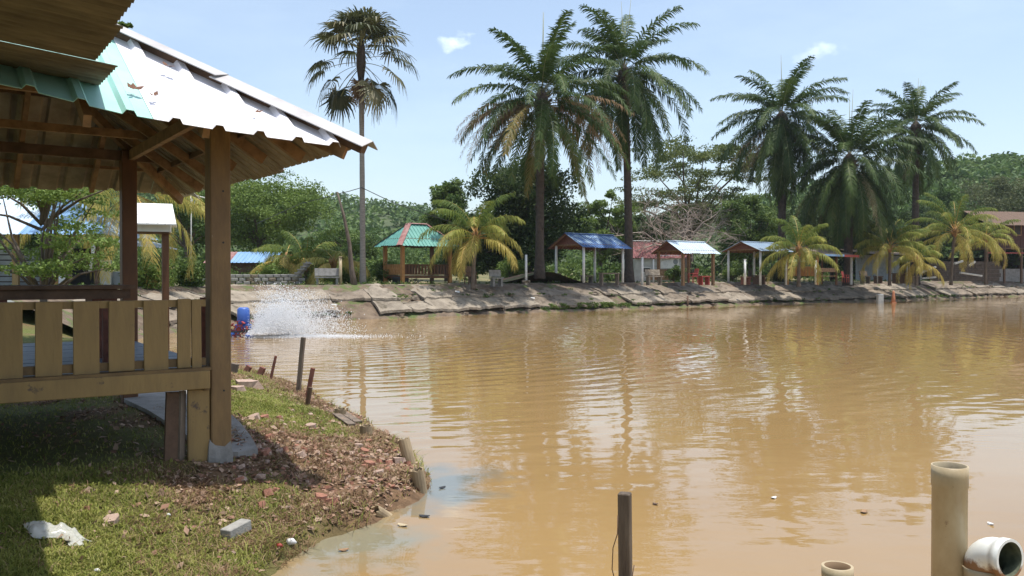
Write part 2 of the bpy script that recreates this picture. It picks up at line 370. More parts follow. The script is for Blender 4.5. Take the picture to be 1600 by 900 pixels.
    amp = mth('MULTIPLY', mth('MULTIPLY', mr.outputs[0], mr2.outputs[0]), calm.outputs[0])
    h = mth('MULTIPLY', h, amp)
    sw = noise(mapping(rot=.5, sc=(.55, 1.2, 1)), 1.7, 2, .45)     # slow swell, with fine wind ripple on it
    fine = noise(mapping(rot=-.35, sc=(.5, 1.5, 1)), 5.5, 3, .55)
    h = mth('ADD', h, mth('MULTIPLY', mth('MULTIPLY', sw, calm.outputs[0]), 1.1)); h = mth('ADD', h, mth('MULTIPLY', mth('MULTIPLY', fine, calm.outputs[0]), .10))
    bp = n.new('ShaderNodeBump'); bp.inputs['Strength'].default_value = 1; bp.inputs['Distance'].default_value = WAVE
    l.new(h, bp.inputs['Height']); l.new(bp.outputs[0], b.inputs['Normal'])
    return m
WAVE = .0105
mb = MB(); mb.add([(-16, 0, 0), (140, 0, 0), (140, 100, 0), (-16, 100, 0)], [(0, 1, 2, 3)])
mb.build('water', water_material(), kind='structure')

# ---------------- near bank ----------------
def bank_material():
    m = bpy.data.materials.new('near_bank_soil'); m.use_nodes = True; nt = m.node_tree; n = nt.nodes; l = nt.links; b = n['Principled BSDF']
    b.inputs['Roughness'].default_value = .95; b.inputs['Specular IOR Level'].default_value = .2
    tc = n.new('ShaderNodeTexCoord')
    def nz(s, d=6):
        q = n.new('ShaderNodeTexNoise'); q.inputs['Scale'].default_value = s; q.inputs['Detail'].default_value = d; q.inputs['Roughness'].default_value = .65
        l.new(tc.outputs['Object'], q.inputs[0]); return q.outputs[0]
    r = n.new('ShaderNodeValToRGB'); e = r.color_ramp.elements
    e[0].position = .3; e[0].color = (.085, .052, .03, 1); e[1].position = .72; e[1].color = (.24, .15, .085, 1)
    l.new(nz(7, 10), r.inputs[0])
    a = n.new('ShaderNodeAttribute'); a.attribute_name = 'green'
    g = n.new('ShaderNodeValToRGB'); g.color_ramp.elements[0].color = (.07, .085, .02, 1); g.color_ramp.elements[1].color = (.15, .16, .045, 1); l.new(nz(22), g.inputs[0])
    x = n.new('ShaderNodeMixRGB'); l.new(a.outputs['Fac'], x.inputs[0]); l.new(r.outputs[0], x.inputs[1]); l.new(g.outputs[0], x.inputs[2])
    l.new(x.outputs[0], b.inputs['Base Color'])
    bp = n.new('ShaderNodeBump'); bp.inputs['Distance'].default_value = .03; bp.inputs['Strength'].default_value = 1; l.new(nz(28, 8), bp.inputs['Height']); l.new(bp.outputs[0], b.inputs['Normal'])
    return m
xs = np.concatenate([np.linspace(-60, -14, 24)[:-1], np.linspace(-14, -6, 60)[:-1], np.linspace(-6, 1.0, 150)[:-1], np.linspace(1, 12, 14)])
ys = np.concatenate([np.linspace(-30, 1.5, 20)[:-1], np.linspace(1.5, 12, 220)[:-1], np.linspace(12, 26.5, 110)])
gx, gy = np.meshgrid(xs, ys); gz = near_h(gx, gy)
def greenness(X, Y):                      # where turf grows, where bare litter lies (between the hut's post and the water)
    d = sdist(X, Y)
    # photo: rubble belt from the post towards the stakes, turf before and behind it
    belt = np.exp(-((Y - 8.3 - .25 * (X + 1.2)) / 1.5) ** 2) * sm(-3.6, -2.2, X)
    edge = 1 - sm(.15, .75, d)
    g = .93 + 1.0 * (fbm(X, Y, 1.1, 2) - .5) - .9 * sm(.56, .72, fbm(X, Y, .9, 14)) - .95 * belt - .55 * edge * sm(5.6, 7.5, Y) - .2 * edge - .3 * np.exp(-((Y - 14) / 2.5) ** 2)
    return np.clip(g, 0, 1)
ix = lambda r, c: r * len(xs) + c
rr, cc = np.meshgrid(np.arange(len(ys) - 1), np.arange(len(xs) - 1), indexing='ij'); rr = rr.ravel(); cc = cc.ravel()
Fq = np.stack([ix(rr, cc), ix(rr, cc + 1), ix(rr + 1, cc + 1), ix(rr + 1, cc)], 1)
near_bank = npmesh('near_bank', np.stack([gx.ravel(), gy.ravel(), gz.ravel()], 1), Fq, bank_material(), smooth=True, kind='structure')
at = near_bank.data.attributes.new('green', 'FLOAT', 'POINT'); at.data.foreach_set('value', greenness(gx.ravel(), gy.ravel()).astype(np.float32))

# ---------------- far embankment ----------------
pts = np.array(far + [(180, 98), (300, 100)], float)
seg = np.hypot(*np.diff(pts, axis=0).T); cum = np.concatenate([[0], np.cumsum(seg)])
S = np.concatenate([np.arange(0, 125, .3), np.arange(125, cum[-1], 4)])
cx = np.interp(S, cum, pts[:, 0]); cy = np.interp(S, cum, pts[:, 1])
def smooth(a, k): 
    p = np.pad(a, k, mode='edge'); return np.convolve(p, np.ones(2 * k + 1) / (2 * k + 1), 'valid')
dx = smooth(np.gradient(cx), 9); dy = smooth(np.gradient(cy), 9); q = np.hypot(dx, dy); nx, ny = -dy / q, dx / q
cx = smooth(cx, 3) ; cy = smooth(cy, 3)
def shore(s): return (np.interp(s, S, cx), np.interp(s, S, cy), np.interp(s, S, nx), np.interp(s, S, ny))
def FP(s, d, z=None):                     # point by distance along the far shore and distance inland
    x, y, a, b = shore(s); return Vector((x + a * d, y + b * d, far_h(np.array(max(d, 0))) if z is None else z))
def loft(name, ds, zf, m, noise_amp, kind='structure'):
    D = np.array(ds); X = cx[:, None] + nx[:, None] * D; Y = cy[:, None] + ny[:, None] * D
    Z = zf(D[None, :] + 0 * X, X, Y); r, c = X.shape
    i, j = np.meshgrid(np.arange(r - 1), np.arange(c - 1), indexing='ij'); i = i.ravel(); j = j.ravel()
    return npmesh(name, np.stack([X.ravel(), Y.ravel(), Z.ravel()], 1), np.stack([i * c + j, (i + 1) * c + j, (i + 1) * c + j + 1, i * c + j + 1], 1), m, smooth=True, kind=kind)
def ezf(D, X, Y):
    z = np.interp(D, [-1.5, -.1, .05, .3, .7, 1.6, 2.7, 3.2, 3.6], [-.6, -.06, .06, .14, .36, .88, 1.46, 1.6, 1.6])
    return z + .16 * (fbm(X, Y, 1.8, 4) - .5) * np.where(D > -.2, 1, 0) * np.where(D > 3.5, 0, 1)
M['bank_earth'] = mat('bank_earth', (.085, .058, .038), .95, (.19, .14, .095), 1.8, bump=.05, bscale=6, spots=((.085, .11, .03), 1.1, .52), detail=10)
M['turf'] = mat('far_turf', (.085, .095, .03), .95, (.20, .17, .08), .9, bump=.04, bscale=9, spots=((.30, .17, .10), .22, .58), detail=10)
embank = loft('embankment', [-1.5, -.6, -.1, 0, .1, .2, .35, .5, .7, 1, 1.3, 1.6, 1.9, 2.2, 2.5, 2.8, 3.0, 3.2, 3.6], ezf, M['bank_earth'], .1)
def gzf(D, X, Y):
    md = .75 * np.exp(-(((X - 1.9) / 2.6) ** 2 + ((Y - 53.5) / 2.2) ** 2))
    return far_h(D) + .12 * (fbm(X, Y, .5, 6) - .5) * np.where(D > 4, 1, 0) + md
loft('far_ground', [3.55, 3.8, 4.3, 5, 6, 7, 8.5, 10, 12, 14, 16, 19, 22, 26, 31, 38, 48, 60, 80, 120, 200, 420, 1500], gzf, M['turf'], .1)
def fz(x, y):
    d = sdist(np.array([x]), np.array([y])); return float(gzf(d, np.array([float(x)]), np.array([float(y)]))[0])
def FG(px, d):                            # point on the far ground d metres ahead in a pixel column
    x = (px - 800) / F * d; return Vector((x, d, fz(x, d)))

# concrete slabs of the revetment, lower and upper course; each a piece of the embankment
def slab(s0, s1, prof, thick, m, seed, jag=.12, name='concrete_slab'):
    rs = random.Random(seed); ns = max(6, int((s1 - s0) / .22)); nd = 9; top = []; lift = rs.uniform(-.012, .012); tl = rs.uniform(-.015, .015)
    (d0, z0), (d1, z1) = prof; g0 = rs.uniform(0, 40)
    V = []
    for i in range(ns + 1):
        u = i / ns; s = s0 + (s1 - s0) * u
        j = jag * (fbm(np.array(s), np.array(g0), 1.6, 8) - .5) * 3.2
        for k in range(nd + 1):
            v = k / nd; d = d0 + (d1 - d0) * v + float(j) * (1 - v) ** 2
            z = z0 + (z1 - z0) * (v ** .9) + lift + tl * (u - .5) + .22 * float(fbm(np.array(s * 1.0), np.array(d * 1.3), 1.7, 3) - .5)
            if z1 > 1.5: z = min(z, z1 + .02 + .03 * math.sin(s)) - .05 * max(0, v - .85)
            p = FP(s, d, z); V.append(p)
    nrm = Vector((0, 0, -thick)); n0 = len(V); W = V + [p + nrm for p in V]
    q = lambda i, k: i * (nd + 1) + k; fs = []
    for i in range(ns):
        for k in range(nd):
            fs.append((q(i, k), q(i + 1, k), q(i + 1, k + 1), q(i, k + 1))); fs.append((n0 + q(i, k), n0 + q(i, k + 1), n0 + q(i + 1, k + 1), n0 + q(i + 1, k)))
        fs.append((q(i, 0), n0 + q(i, 0), n0 + q(i + 1, 0), q(i + 1, 0))); fs.append((q(i + 1, nd), n0 + q(i + 1, nd), n0 + q(i, nd), q(i, nd)))
    for k in range(nd):
        fs.append((q(0, k + 1), n0 + q(0, k + 1), n0 + q(0, k), q(0, k))); fs.append((q(ns, k), n0 + q(ns, k), n0 + q(ns, k + 1), q(ns, k + 1)))
    b = MB(); b.add(W, fs); return b.build(name, m, embank, org=V[0])
s = 4.0; k = 0; rs = random.Random(5)
stair_s = None
def s_of(px, py):                         # distance along the shore that shows at a waterline pixel
    g = G(px, py); return float(S[np.argmin(np.hypot(cx - g.x, cy - g.y))])
stair0, stair1 = s_of(644, 497), s_of(688, 495)
earth_s = s_of(1070, 480)
while s < 112:
    w_ = rs.uniform(1.3, 4.6); e = s + w_
    if s < stair0 < e: e = stair0 + .05
    if stair0 <= s < stair1: e = stair1; slab(s, e - .05, ((.22, .42), (1.3, .78)), .13, M['conc2'], k, .2); s = e; k += 1; continue
    if s > earth_s and rs.random() < .08: s = e; k += 1; continue
    cut = False
    if rs.random() < (.97 if s > stair0 - 2 else .55): slab(s, e - .02, ((.24, .40 + rs.uniform(-.05, .05)), (1.6, .95)), .13, M['conc2' if rs.random() < .5 else 'conc'], k, .30)
    if not cut: slab(s + rs.uniform(-.03, .04), e - .02 + rs.uniform(-.03, .02), ((1.42 + rs.uniform(-.12, .1), .97), (3.4, 1.64)), .12, M['conc' if rs.random() < .6 else 'conc2'], k + 500, .22)
    s = e; k += 1
for k in range(150):                      # broken lumps lying along the foot and on the slabs
    s_ = rs.uniform(2, 112); d_ = rs.choice((rs.uniform(.02, .4), rs.uniform(.02, .4), rs.uniform(1.3, 1.9), rs.uniform(2.6, 3.6))); z_ = float(np.interp(d_, [0, .4, 1.3, 1.9, 3.6], [.06, .18, .92, 1.12, 1.66])); r_ = rs.uniform(.07, .24); mb = MB(); V = []
    for zz in (-.5, .45):
        for i in range(6): a_ = i * math.pi / 3 + rs.uniform(-.3, .3); q_ = rs.uniform(.6, 1.1) * r_ * (.8 if zz > 0 else 1); V.append(FP(s_, d_, z_) + Vector((math.cos(a_) * q_ * 1.4, math.sin(a_) * q_, zz * r_ * rs.uniform(.6, 1.1))))
    mb.add(V, [(5, 4, 3, 2, 1, 0), tuple(range(6, 12))] + [(i, (i + 1) % 6, 6 + (i + 1) % 6, 6 + i) for i in range(6)]); mb.build('rubble_stone', M['conc' if rs.random() < .6 else 'bank_earth'], embank, org=V[0])
stp = thing('concrete_steps', 'worn concrete steps down the embankment in front of the green roofed gazebo', 'steps', FP((stair0 + stair1) / 2, 2.4, 1.0))
for i in range(5):
    d = 1.1 + i * .44; z = .72 + i * .215; b = MB()
    a0, a1 = FP(stair0 + .1 - .02 * i, d, z), FP(stair1 - .1 + .05 * i, d, z); c0, c1 = FP(stair0 + .1, d + .56, z + .015), FP(stair1 - .1, d + .56, z + .015)
    dn = Vector((0, 0, -.24)); b.add([a0, a1, c1, c0, a0 + dn, a1 + dn, c1 + dn, c0 + dn], [(0, 1, 2, 3), (7, 6, 5, 4), (0, 4, 5, 1), (1, 5, 6, 2), (2, 6, 7, 3), (3, 7, 4, 0)])
    b.build('step', M['conc2' if i % 2 else 'conc'], stp)

# ---------------- far hills ----------------
cr_px = [-700, -200, 100, 290, 420, 520, 600, 650, 720, 900, 1050, 1200, 1330, 1420, 1500, 1560, 1620, 1900, 2500]
cr_py = [300, 285, 275, 292, 300, 306, 316, 322, 335, 345, 330, 300, 275, 258, 248, 246, 242, 238, 250]
hp = np.arange(-700, 2501, 16.); hc = np.interp(hp, cr_px, cr_py) + 5 * (fbm(hp, hp * 0, .02, 2) - .5)
hd = np.array([120, 140, 165, 190, 215, 240, 262, 285, 330, 420])
V = []
for p_, c_ in zip(hp, hc):
    dist = 255 if p_ < 1000 else 255 - 60 * sm(1000, 1500, p_)
    top = (HOR - c_) / F * dist + CH - 4
    for d_ in hd:
        d2 = d_ * dist / 255; a = (p_ - 800) / F
        z = 4 + (top - 4) * float(sm(120, 258, d_)) - (30 * float(sm(275, 430, d_)))
        V.append((a * d2, d2, z + 3 * float(fbm(np.array(a * d2), np.array(d2), .03, 4) - .5)))
V = np.array(V); r, c = len(hp), len(hd); i, j = np.meshgrid(np.arange(r - 1), np.arange(c - 1), indexing='ij'); i = i.ravel(); j = j.ravel()
M['hill'] = mat('hill_ground', (.04, .06, .02), .95, (.07, .09, .03), .2)
npmesh('hills', V, np.stack([i * c + j, (i + 1) * c + j, (i + 1) * c + j + 1, i * c + j + 1], 1), M['hill'], smooth=True, kind='structure')

# ---------------- leaves and trees ----------------
def leaf_quads(C, size, aspect=.6, up=.35, seed=None):
    """one bent diamond per centre; returns vertices and quads"""
    n = len(C); a = rng.normal(size=(n, 3)); a /= np.linalg.norm(a, axis=1)[:, None]
    b = rng.normal(size=(n, 3)); b[:, 2] *= .5; nn = rng.normal(size=(n, 3)) * .8; nn[:, 2] += up * 2.2; nn /= np.linalg.norm(nn, axis=1)[:, None]
    a = a - nn * (a * nn).sum(1)[:, None]; a /= np.linalg.norm(a, axis=1)[:, None]; b = np.cross(nn, a)
    s = (np.asarray(size) * rng.uniform(.6, 1.25, n))[:, None]
    V = np.stack([C - a * s, C - b * s * aspect, C + a * s - nn * s * .25, C + b * s * aspect], 1).reshape(-1, 3)
    return V, np.arange(4 * n).reshape(-1, 4)
def clump_points(c, r, n, shell=.55):
    v = rng.normal(size=(n, 3)); v /= np.linalg.norm(v, axis=1)[:, None]
    rad = rng.uniform(shell, 1, n) ** .8; return np.asarray(c) + v * rad[:, None] * np.asarray(r)
def tree(name, lab, cat, base, h, rad, z0, m, nclump=30, leaves=7000, leaf=.16, group=None, flat=.6, limbs=True, bark='bark', trunk_r=.22, lean=(0, 0), cluster=.30, seed=1, airy=0, skew=(0, 0), top=1.0):
    rr_ = np.random.default_rng(seed); base = Vector(base)
    t = thing(name, lab, cat, base, 0, group)
    cz = (z0 + h) / 2; hz = (h - z0) / 2; cen = []
    for i in range(nclump):
        while True:
            p = rr_.uniform(-1, 1, 3)
            if .25 < np.linalg.norm(p) < 1: break
        if airy: p[2] = math.copysign(abs(p[2]) ** .6, p[2])
        cen.append((p[0] * rad * (1 - cluster * .6) + skew[0], p[1] * rad * (1 - cluster * .6) + skew[1], cz + p[2] * hz * (1 - cluster * .5)))
    cen = np.array(cen); per = leaves // nclump; C = []; T = []
    for q in cen:
        s_ = rr_.uniform(.6, 1.15) * cluster; r_ = (rad * s_, rad * s_, rad * s_ * flat)
        n_ = int(per * (s_ / cluster) ** 1.5) + 5
        for _ in range(4):                # each clump is a few twigs' worth of smaller tufts
            o = rr_.normal(size=3) * np.array(r_) * .45; C.append(clump_points(q + o, np.array(r_) * .72, n_ // 4 + 1, .3)); T.append(np.full(len(C[-1]), rr_.uniform(.15, .75)))
    C = np.concatenate(C) + np.array(base); T = np.concatenate(T) + .25 * (rr_.normal() * .3)
    Vv, Ff = leaf_quads(C, leaf); Tt = T + rng.normal(size=len(T)) * .16
    npmesh('crown', Vv, Ff, m, t, tint=Tt)
    b = MB(); fork = Vector((lean[0], lean[1], max(z0 * .9, h * .28)))
    b.tube([(0, 0, -.3), (lean[0] * .2, lean[1] * .2, fork.z * .4), tuple(fork)], [trunk_r * 1.25, trunk_r, trunk_r * .8], 8)
    if limbs:
        for q in cen[:: max(1, nclump // 16)]:
            q = Vector(q); md = fork.lerp(q, .5) + Vector((rr_.normal() * rad * .06, rr_.normal() * rad * .06, rad * .07))
            b.tube([fork - Vector((0, 0, .1)), md, q], [trunk_r * .5, trunk_r * .28, trunk_r * .08], 5, cap=False)
    b.build('trunk', M[bark], t, world=False)
    return t
def FB(px, d, dz=0): p = FG(px, d); p.z += dz - .1; return p
def zt(py, d): return CH + (HOR - py) / F * d    # world height that shows at row py, d metres ahead

def bigtree(name, lab, cat, px, py_top, py_bot, half_px, d, m, **k):
    k['leaves'] = int(k['leaves'] * 2.1); k['leaf'] *= .66; k['nclump'] = int(k['nclump'] * 1.35)
    b = FB(px, d); return tree(name, lab, cat, b, zt(py_top, d) - b.z, half_px / F * d, zt(py_bot, d) - b.z, m, **k)
TG = 'broad trees standing beyond the pond'
bigtree('broadleaf_tree', 'large light green feathery tree behind the hut, beside the bare leaning trunk', 'tree', 405, 262, 400, 118, 74, M['lf_light'], nclump=60, leaves=17000, leaf=.17, seed=3, group=TG, flat=.45, cluster=.26)
bigtree('broadleaf_tree', 'mid green tree seen between the two front posts of the yellow hut', 'tree', 292, 288, 405, 62, 68, M['lf_mid'], nclump=36, leaves=8000, leaf=.16, seed=4, group=TG)
bigtree('broadleaf_tree', 'low mid green tree filling the gap left of the green roofed gazebo', 'tree', 545, 352, 432, 62, 84, M['lf_mid'], nclump=30, leaves=8000, leaf=.17, seed=5, group=TG)
bigtree('broadleaf_tree', 'small rounded tree whose top rises just left of the first oil palm', 'tree', 699, 268, 400, 36, 66, M['lf_mid'], nclump=20, leaves=8500, leaf=.17, seed=26, group=TG, cluster=.46)
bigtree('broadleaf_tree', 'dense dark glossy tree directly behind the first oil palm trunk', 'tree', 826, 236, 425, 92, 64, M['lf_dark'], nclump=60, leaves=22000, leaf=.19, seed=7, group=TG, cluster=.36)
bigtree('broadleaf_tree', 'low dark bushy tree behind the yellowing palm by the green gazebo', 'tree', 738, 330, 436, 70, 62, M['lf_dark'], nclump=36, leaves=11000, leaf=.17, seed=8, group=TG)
bigtree('broadleaf_tree', 'bright green open tree behind the dark blue roofed shelter', 'tree', 938, 290, 425, 56, 78, M['lf_light'], nclump=34, leaves=9000, leaf=.18, seed=9, group=TG, flat=.45)
bigtree('rain_tree', 'wide layered rain tree rising behind the bare dead tree', 'tree', 1078, 206, 372, 132, 92, M['lf_rain'], nclump=64, leaves=17000, leaf=.20, seed=10, group=TG, flat=.28, airy=1, cluster=.22, trunk_r=.4)
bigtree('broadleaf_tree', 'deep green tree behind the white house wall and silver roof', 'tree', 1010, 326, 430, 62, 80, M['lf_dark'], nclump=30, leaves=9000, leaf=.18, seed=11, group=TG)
bigtree('broadleaf_tree', 'dusty green tree filling the space behind the grey blue roofed shelter', 'tree', 1172, 292, 428, 62, 84, M['lf_mid'], nclump=40, leaves=12000, leaf=.19, seed=12, group=TG)
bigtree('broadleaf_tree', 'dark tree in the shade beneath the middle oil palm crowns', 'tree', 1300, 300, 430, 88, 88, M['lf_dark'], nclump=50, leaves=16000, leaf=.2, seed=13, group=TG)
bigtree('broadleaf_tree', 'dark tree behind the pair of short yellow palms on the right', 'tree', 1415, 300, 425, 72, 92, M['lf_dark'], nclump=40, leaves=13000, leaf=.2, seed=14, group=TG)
bigtree('broadleaf_tree', 'olive green tree above the dark red house roof at right edge', 'tree', 1560, 268, 400, 90, 112, M['lf_olive'], nclump=50, leaves=13000, leaf=.24, seed=15, group=TG)
bigtree('broadleaf_tree', 'mid green tree between the far right oil palm and the red house', 'tree', 1490, 286, 420, 50, 104, M['lf_mid'], nclump=30, leaves=9000, leaf=.22, seed=16, group=TG)
bigtree('broadleaf_tree', 'green tree far left beyond the blue roofed shed', 'tree', 60, 240, 410, 120, 62, M['lf_mid'], nclump=50, leaves=12000, leaf=.18, seed=17, group=TG)

for (px, d_, hh, rr0, m_, lab) in ((596, 50.5, 1.5, .9, 'lf_mid', 'leafy green shrub between the fan palm trunk and the green roofed gazebo'), (548, 50, 1.2, .7, 'lf_light', 'light green shrub behind the bare leaning trunk'),
        (800, 57, 1.6, 1.1, 'lf_light', 'bright green bush left of the first oil palm mound'), (1145, 70, 1.5, 1.0, 'lf_light', 'low green bush between the silver and grey blue roofs'), (1052, 66, 1.3, .8, 'lf_mid', 'green bush behind the brown posts of the silver roofed shelter'),
        (428, 46.5, 1.0, .9, 'lf_light', 'low light green bush behind the low grey wall'), (300, 38, 1.7, 1.1, 'lf_mid', 'leafy green bush right of the white birdhouse post'), (226, 35, 1.3, 1.0, 'lf_light', 'light green bush left of the white birdhouse post'),
        (1215, 70, 1.4, 1.2, 'lf_dark', 'dark green bush behind the grey blue roofed shelter')):
    p_ = FG(px, d_) if px > 400 else Vector(((px - 800) / F * d_, d_, 1.45)); p_.z -= .05
    tree('shrub', lab, 'shrub', p_, hh, rr0, .1, M[m_], nclump=16, leaves=3200, leaf=.075, seed=int(px), flat=.8, trunk_r=.05, cluster=.5, group='shrubs between the shelters')

# the small-leaved tree in front of the shed at left, its top showing over the hut's roof
b0 = Vector((-9.9, 18, gh(-9.9, 18)))
tree('feathery_tree', 'small leaved tree spreading in front of the left shed, its tip above the roof', 'tree', b0, 3.7, 2.0, 1.05, M['lf_light'], nclump=40, leaves=11000, leaf=.042, seed=21, flat=.32, trunk_r=.09, cluster=.26, airy=1)
o = [q for q in bpy.data.objects if q.name.startswith('feathery_tree')][0]
C = []; 
for (px, py, r_) in ((178, 42, .10), (190, 40, .10), (203, 40, .05), (150, 60, .25), (110, 80, .35), (60, 100, .4)):
    C.append(clump_points(P(px, py, 18.2), (r_ * 1.4, r_, r_ * .7), int(500 * r_ * 4), .1))
Vv, Ff = leaf_quads(np.concatenate(C), .05); npmesh('top_sprig', Vv, Ff, M['lf_mid'], o, tint=rng.uniform(.3, 1, len(Ff)))
mb = MB(); c0 = P(66, 350, 18)
mb.tube([c0, P(80, 250, 18), P(75, 150, 18.1), P(110, 80, 18.2), P(150, 60, 18.2), P(192, 41, 18.2)], [.07, .06, .05, .035, .02, .006], 6)
for (ax, ay), (bx, by) in (((66, 352), (0, 300)), ((68, 358), (130, 300)), ((68, 350), (180, 290)), ((66, 360), (-40, 330)), ((68, 340), (40, 270)), ((70, 345), (100, 262))):
    a_, b_ = P(ax, ay, 18), P(bx, by, 17.6); mb.tube([a_, a_.lerp(b_, .5) + Vector((0, 0, .1)), b_], [.04, .028, .008], 5)
mb.build('limb', M['bark'], o)

# dead tree
b0 = FB(1072, 70); t = thing('dead_tree', 'bare leafless tree with tangled pale branches above the silver roof', 'tree', b0)
mb = MB(); rs = random.Random(11)
def branch(p, d, ln, r, lv):
    p = Vector(p); pts = [p]; q = p; dd = Vector(d)
    for i in range(3):
        dd = (dd + Vector((rs.gauss(0, .25), rs.gauss(0, .25), rs.gauss(0, .18)))).normalized(); q = q + dd * ln / 3; pts.append(q)
    mb.tube(pts, [r, r * .85, r * .7, r * .5], 5 if lv < 2 else 3, cap=False)
    if lv < 5:
        for i in range(3 if lv < 4 else 2):
            a = rs.choice(pts[1:]); nd = (dd + Vector((rs.gauss(0, .8), rs.gauss(0, .6), rs.gauss(.05, .45)))).normalized(); branch(a, nd, ln * rs.uniform(.6, .85), r * .55, lv + 1)
for k in range(11): branch((rs.uniform(-1.2, 1.2), 0, 2.6), (rs.gauss(0, 1.0), rs.gauss(0, .4), .7), 3.0, .10, 1)
mb.build('branch', M['bark_dead'], t, world=False)
mb = MB(); mb.tube([(0, 0, -.2), (.1, 0, 1.2), (0, 0, 3.0)], [.3, .24, .18], 8); mb.build('trunk', M['bark_dead'], t, world=False)

# forest on the hills, and the undergrowth behind the far row
C = []; Sz = []; T = []; P0 = np.array([cr_px, cr_py])
for k in range(1500):
    p_ = rng.uniform(-250, 1750); 
    if 900 < p_ < 1150 and rng.random() < .5: continue
    dist = 255 if p_ < 1000 else 255 - 60 * sm(1000, 1500, p_); u = rng.uniform(.0, 1.08) ** .8; d_ = 125 + (262 - 125) * u; d2 = d_ * dist / 255
    top = (HOR - np.interp(p_, cr_px, cr_py)) / F * dist + CH - 4
    z = 4 + (top - 4) * float(sm(120, 258, d_)); r_ = rng.uniform(1.8, 3.6); x = (p_ - 800) / F * d2
    C.append(clump_points((x, d2, z + r_ * .6), (r_, r_, r_ * .8), 75, .6)); T.append(np.full(75, rng.uniform(.1, .8)))
C = np.concatenate(C); T = np.concatenate(T); Vv, Ff = leaf_quads(C, .62, up=.5)
npmesh('far_woods', Vv, Ff, M['woods'], tint=T + rng.normal(size=len(T)) * .12, kind='stuff', lab='green wooded hillside rising far behind the pond', cat='wood')
C = []; T = []
for k in range(620):
    p_ = rng.uniform(-60, 1680); d_ = rng.uniform(66, 108)
    if 590 < p_ < 715 and rng.random() < .85: d_ = rng.uniform(98, 112)
    x = (p_ - 800) / F * d_; 
    if sdist(np.array([x]), np.array([d_]))[0] < 13: continue
    z = fz(x, d_); r_ = rng.uniform(.7, 1.9) * (1.2 if d_ > 85 else .8)
    C.append(clump_points((x, d_, z + r_ * .6), (r_ * 1.1, r_, r_ * .9), 90, .5)); T.append(np.full(90, rng.uniform(.05, .8)))
C = np.concatenate(C); T = np.concatenate(T); Vv, Ff = leaf_quads(C, .2, up=.3)
npmesh('undergrowth', Vv, Ff, M['lf_mid'], tint=T + rng.normal(size=len(T)) * .12, kind='stuff', lab='dense green undergrowth behind the row of shelters', cat='undergrowth')

# weeds along the top of the far bank and on its ledge; scattered straw
C = []; T = []
def weed(s_, d_, n, r_, t_, hh=1.0):
    p = FP(s_, d_); C.append(clump_points((p.x, p.y, p.z + r_ * .4 * hh), (r_, r_, r_ * hh), n, .1)); T.append(np.full(n, t_))
for k in range(900):
    s_ = rng.uniform(1, 110); weed(s_, rng.uniform(3.7, 5.2), 9, rng.uniform(.06, .16), rng.uniform(.1, .8))
for k in range(420):
    s_ = rng.uniform(1, 110)
    if fbm(np.array(s_), np.array(3.), .25, 3) < .45: continue
    p = FP(s_, rng.uniform(.12, .55), rng.uniform(.18, .36)); r_ = rng.uniform(.08, .2); C.append(clump_points(p, (r_ * 1.6, r_, r_ * .6), 26, .1)); T.append(np.full(26, rng.uniform(.2, 1)))
for k in range(230):                      # tufts in the joints between the slabs
    s_ = rng.uniform(1, 110); d_ = rng.choice([1.5, rng.uniform(.3, 3.2)]); p = FP(s_, d_ + rng.normal() * .06, float(np.interp(d_, [.3, 1.5, 3.4], [.5, 1.02, 1.68]))); r_ = rng.uniform(.05, .15)
    if fbm(np.array(s_), np.array(d_), .5, 7) > .5: C.append(clump_points(p, (r_ * 1.8, r_, r_ * .6), 22, .1)); T.append(np.full(22, rng.uniform(.1, .9)))
sA, sB = s_of(872, 488), s_of(968, 484)
for k in range(260):
    p = FP(rng.uniform(sA, sB), rng.uniform(.15, .6), rng.uniform(.2, .42)); r_ = rng.uniform(.08, .2); C.append(clump_points(p, (r_ * 1.6, r_, r_ * .6), 40, .1)); T.append(np.full(40, rng.uniform(.6, 1)))
for k in range(420):                      # leafy plants behind the left low wall
    d_ = rng.uniform(47, 56); x = rng.uniform(-26, -8) ; p = Vector((x, d_, fz(x, d_)))
    r_ = rng.uniform(.2, .55); C.append(clump_points((p.x, p.y, p.z + r_), (r_, r_, r_), 50, .3)); T.append(np.full(50, rng.uniform(.2, 1)))
C = np.concatenate(C); T = np.concatenate(T); Vv, Ff = leaf_quads(C, .075, aspect=.35, up=.1)
npmesh('weeds', Vv, Ff, M['weeds'], tint=T, kind='stuff', lab='green weeds along the top and foot of the far embankment', cat='weeds')
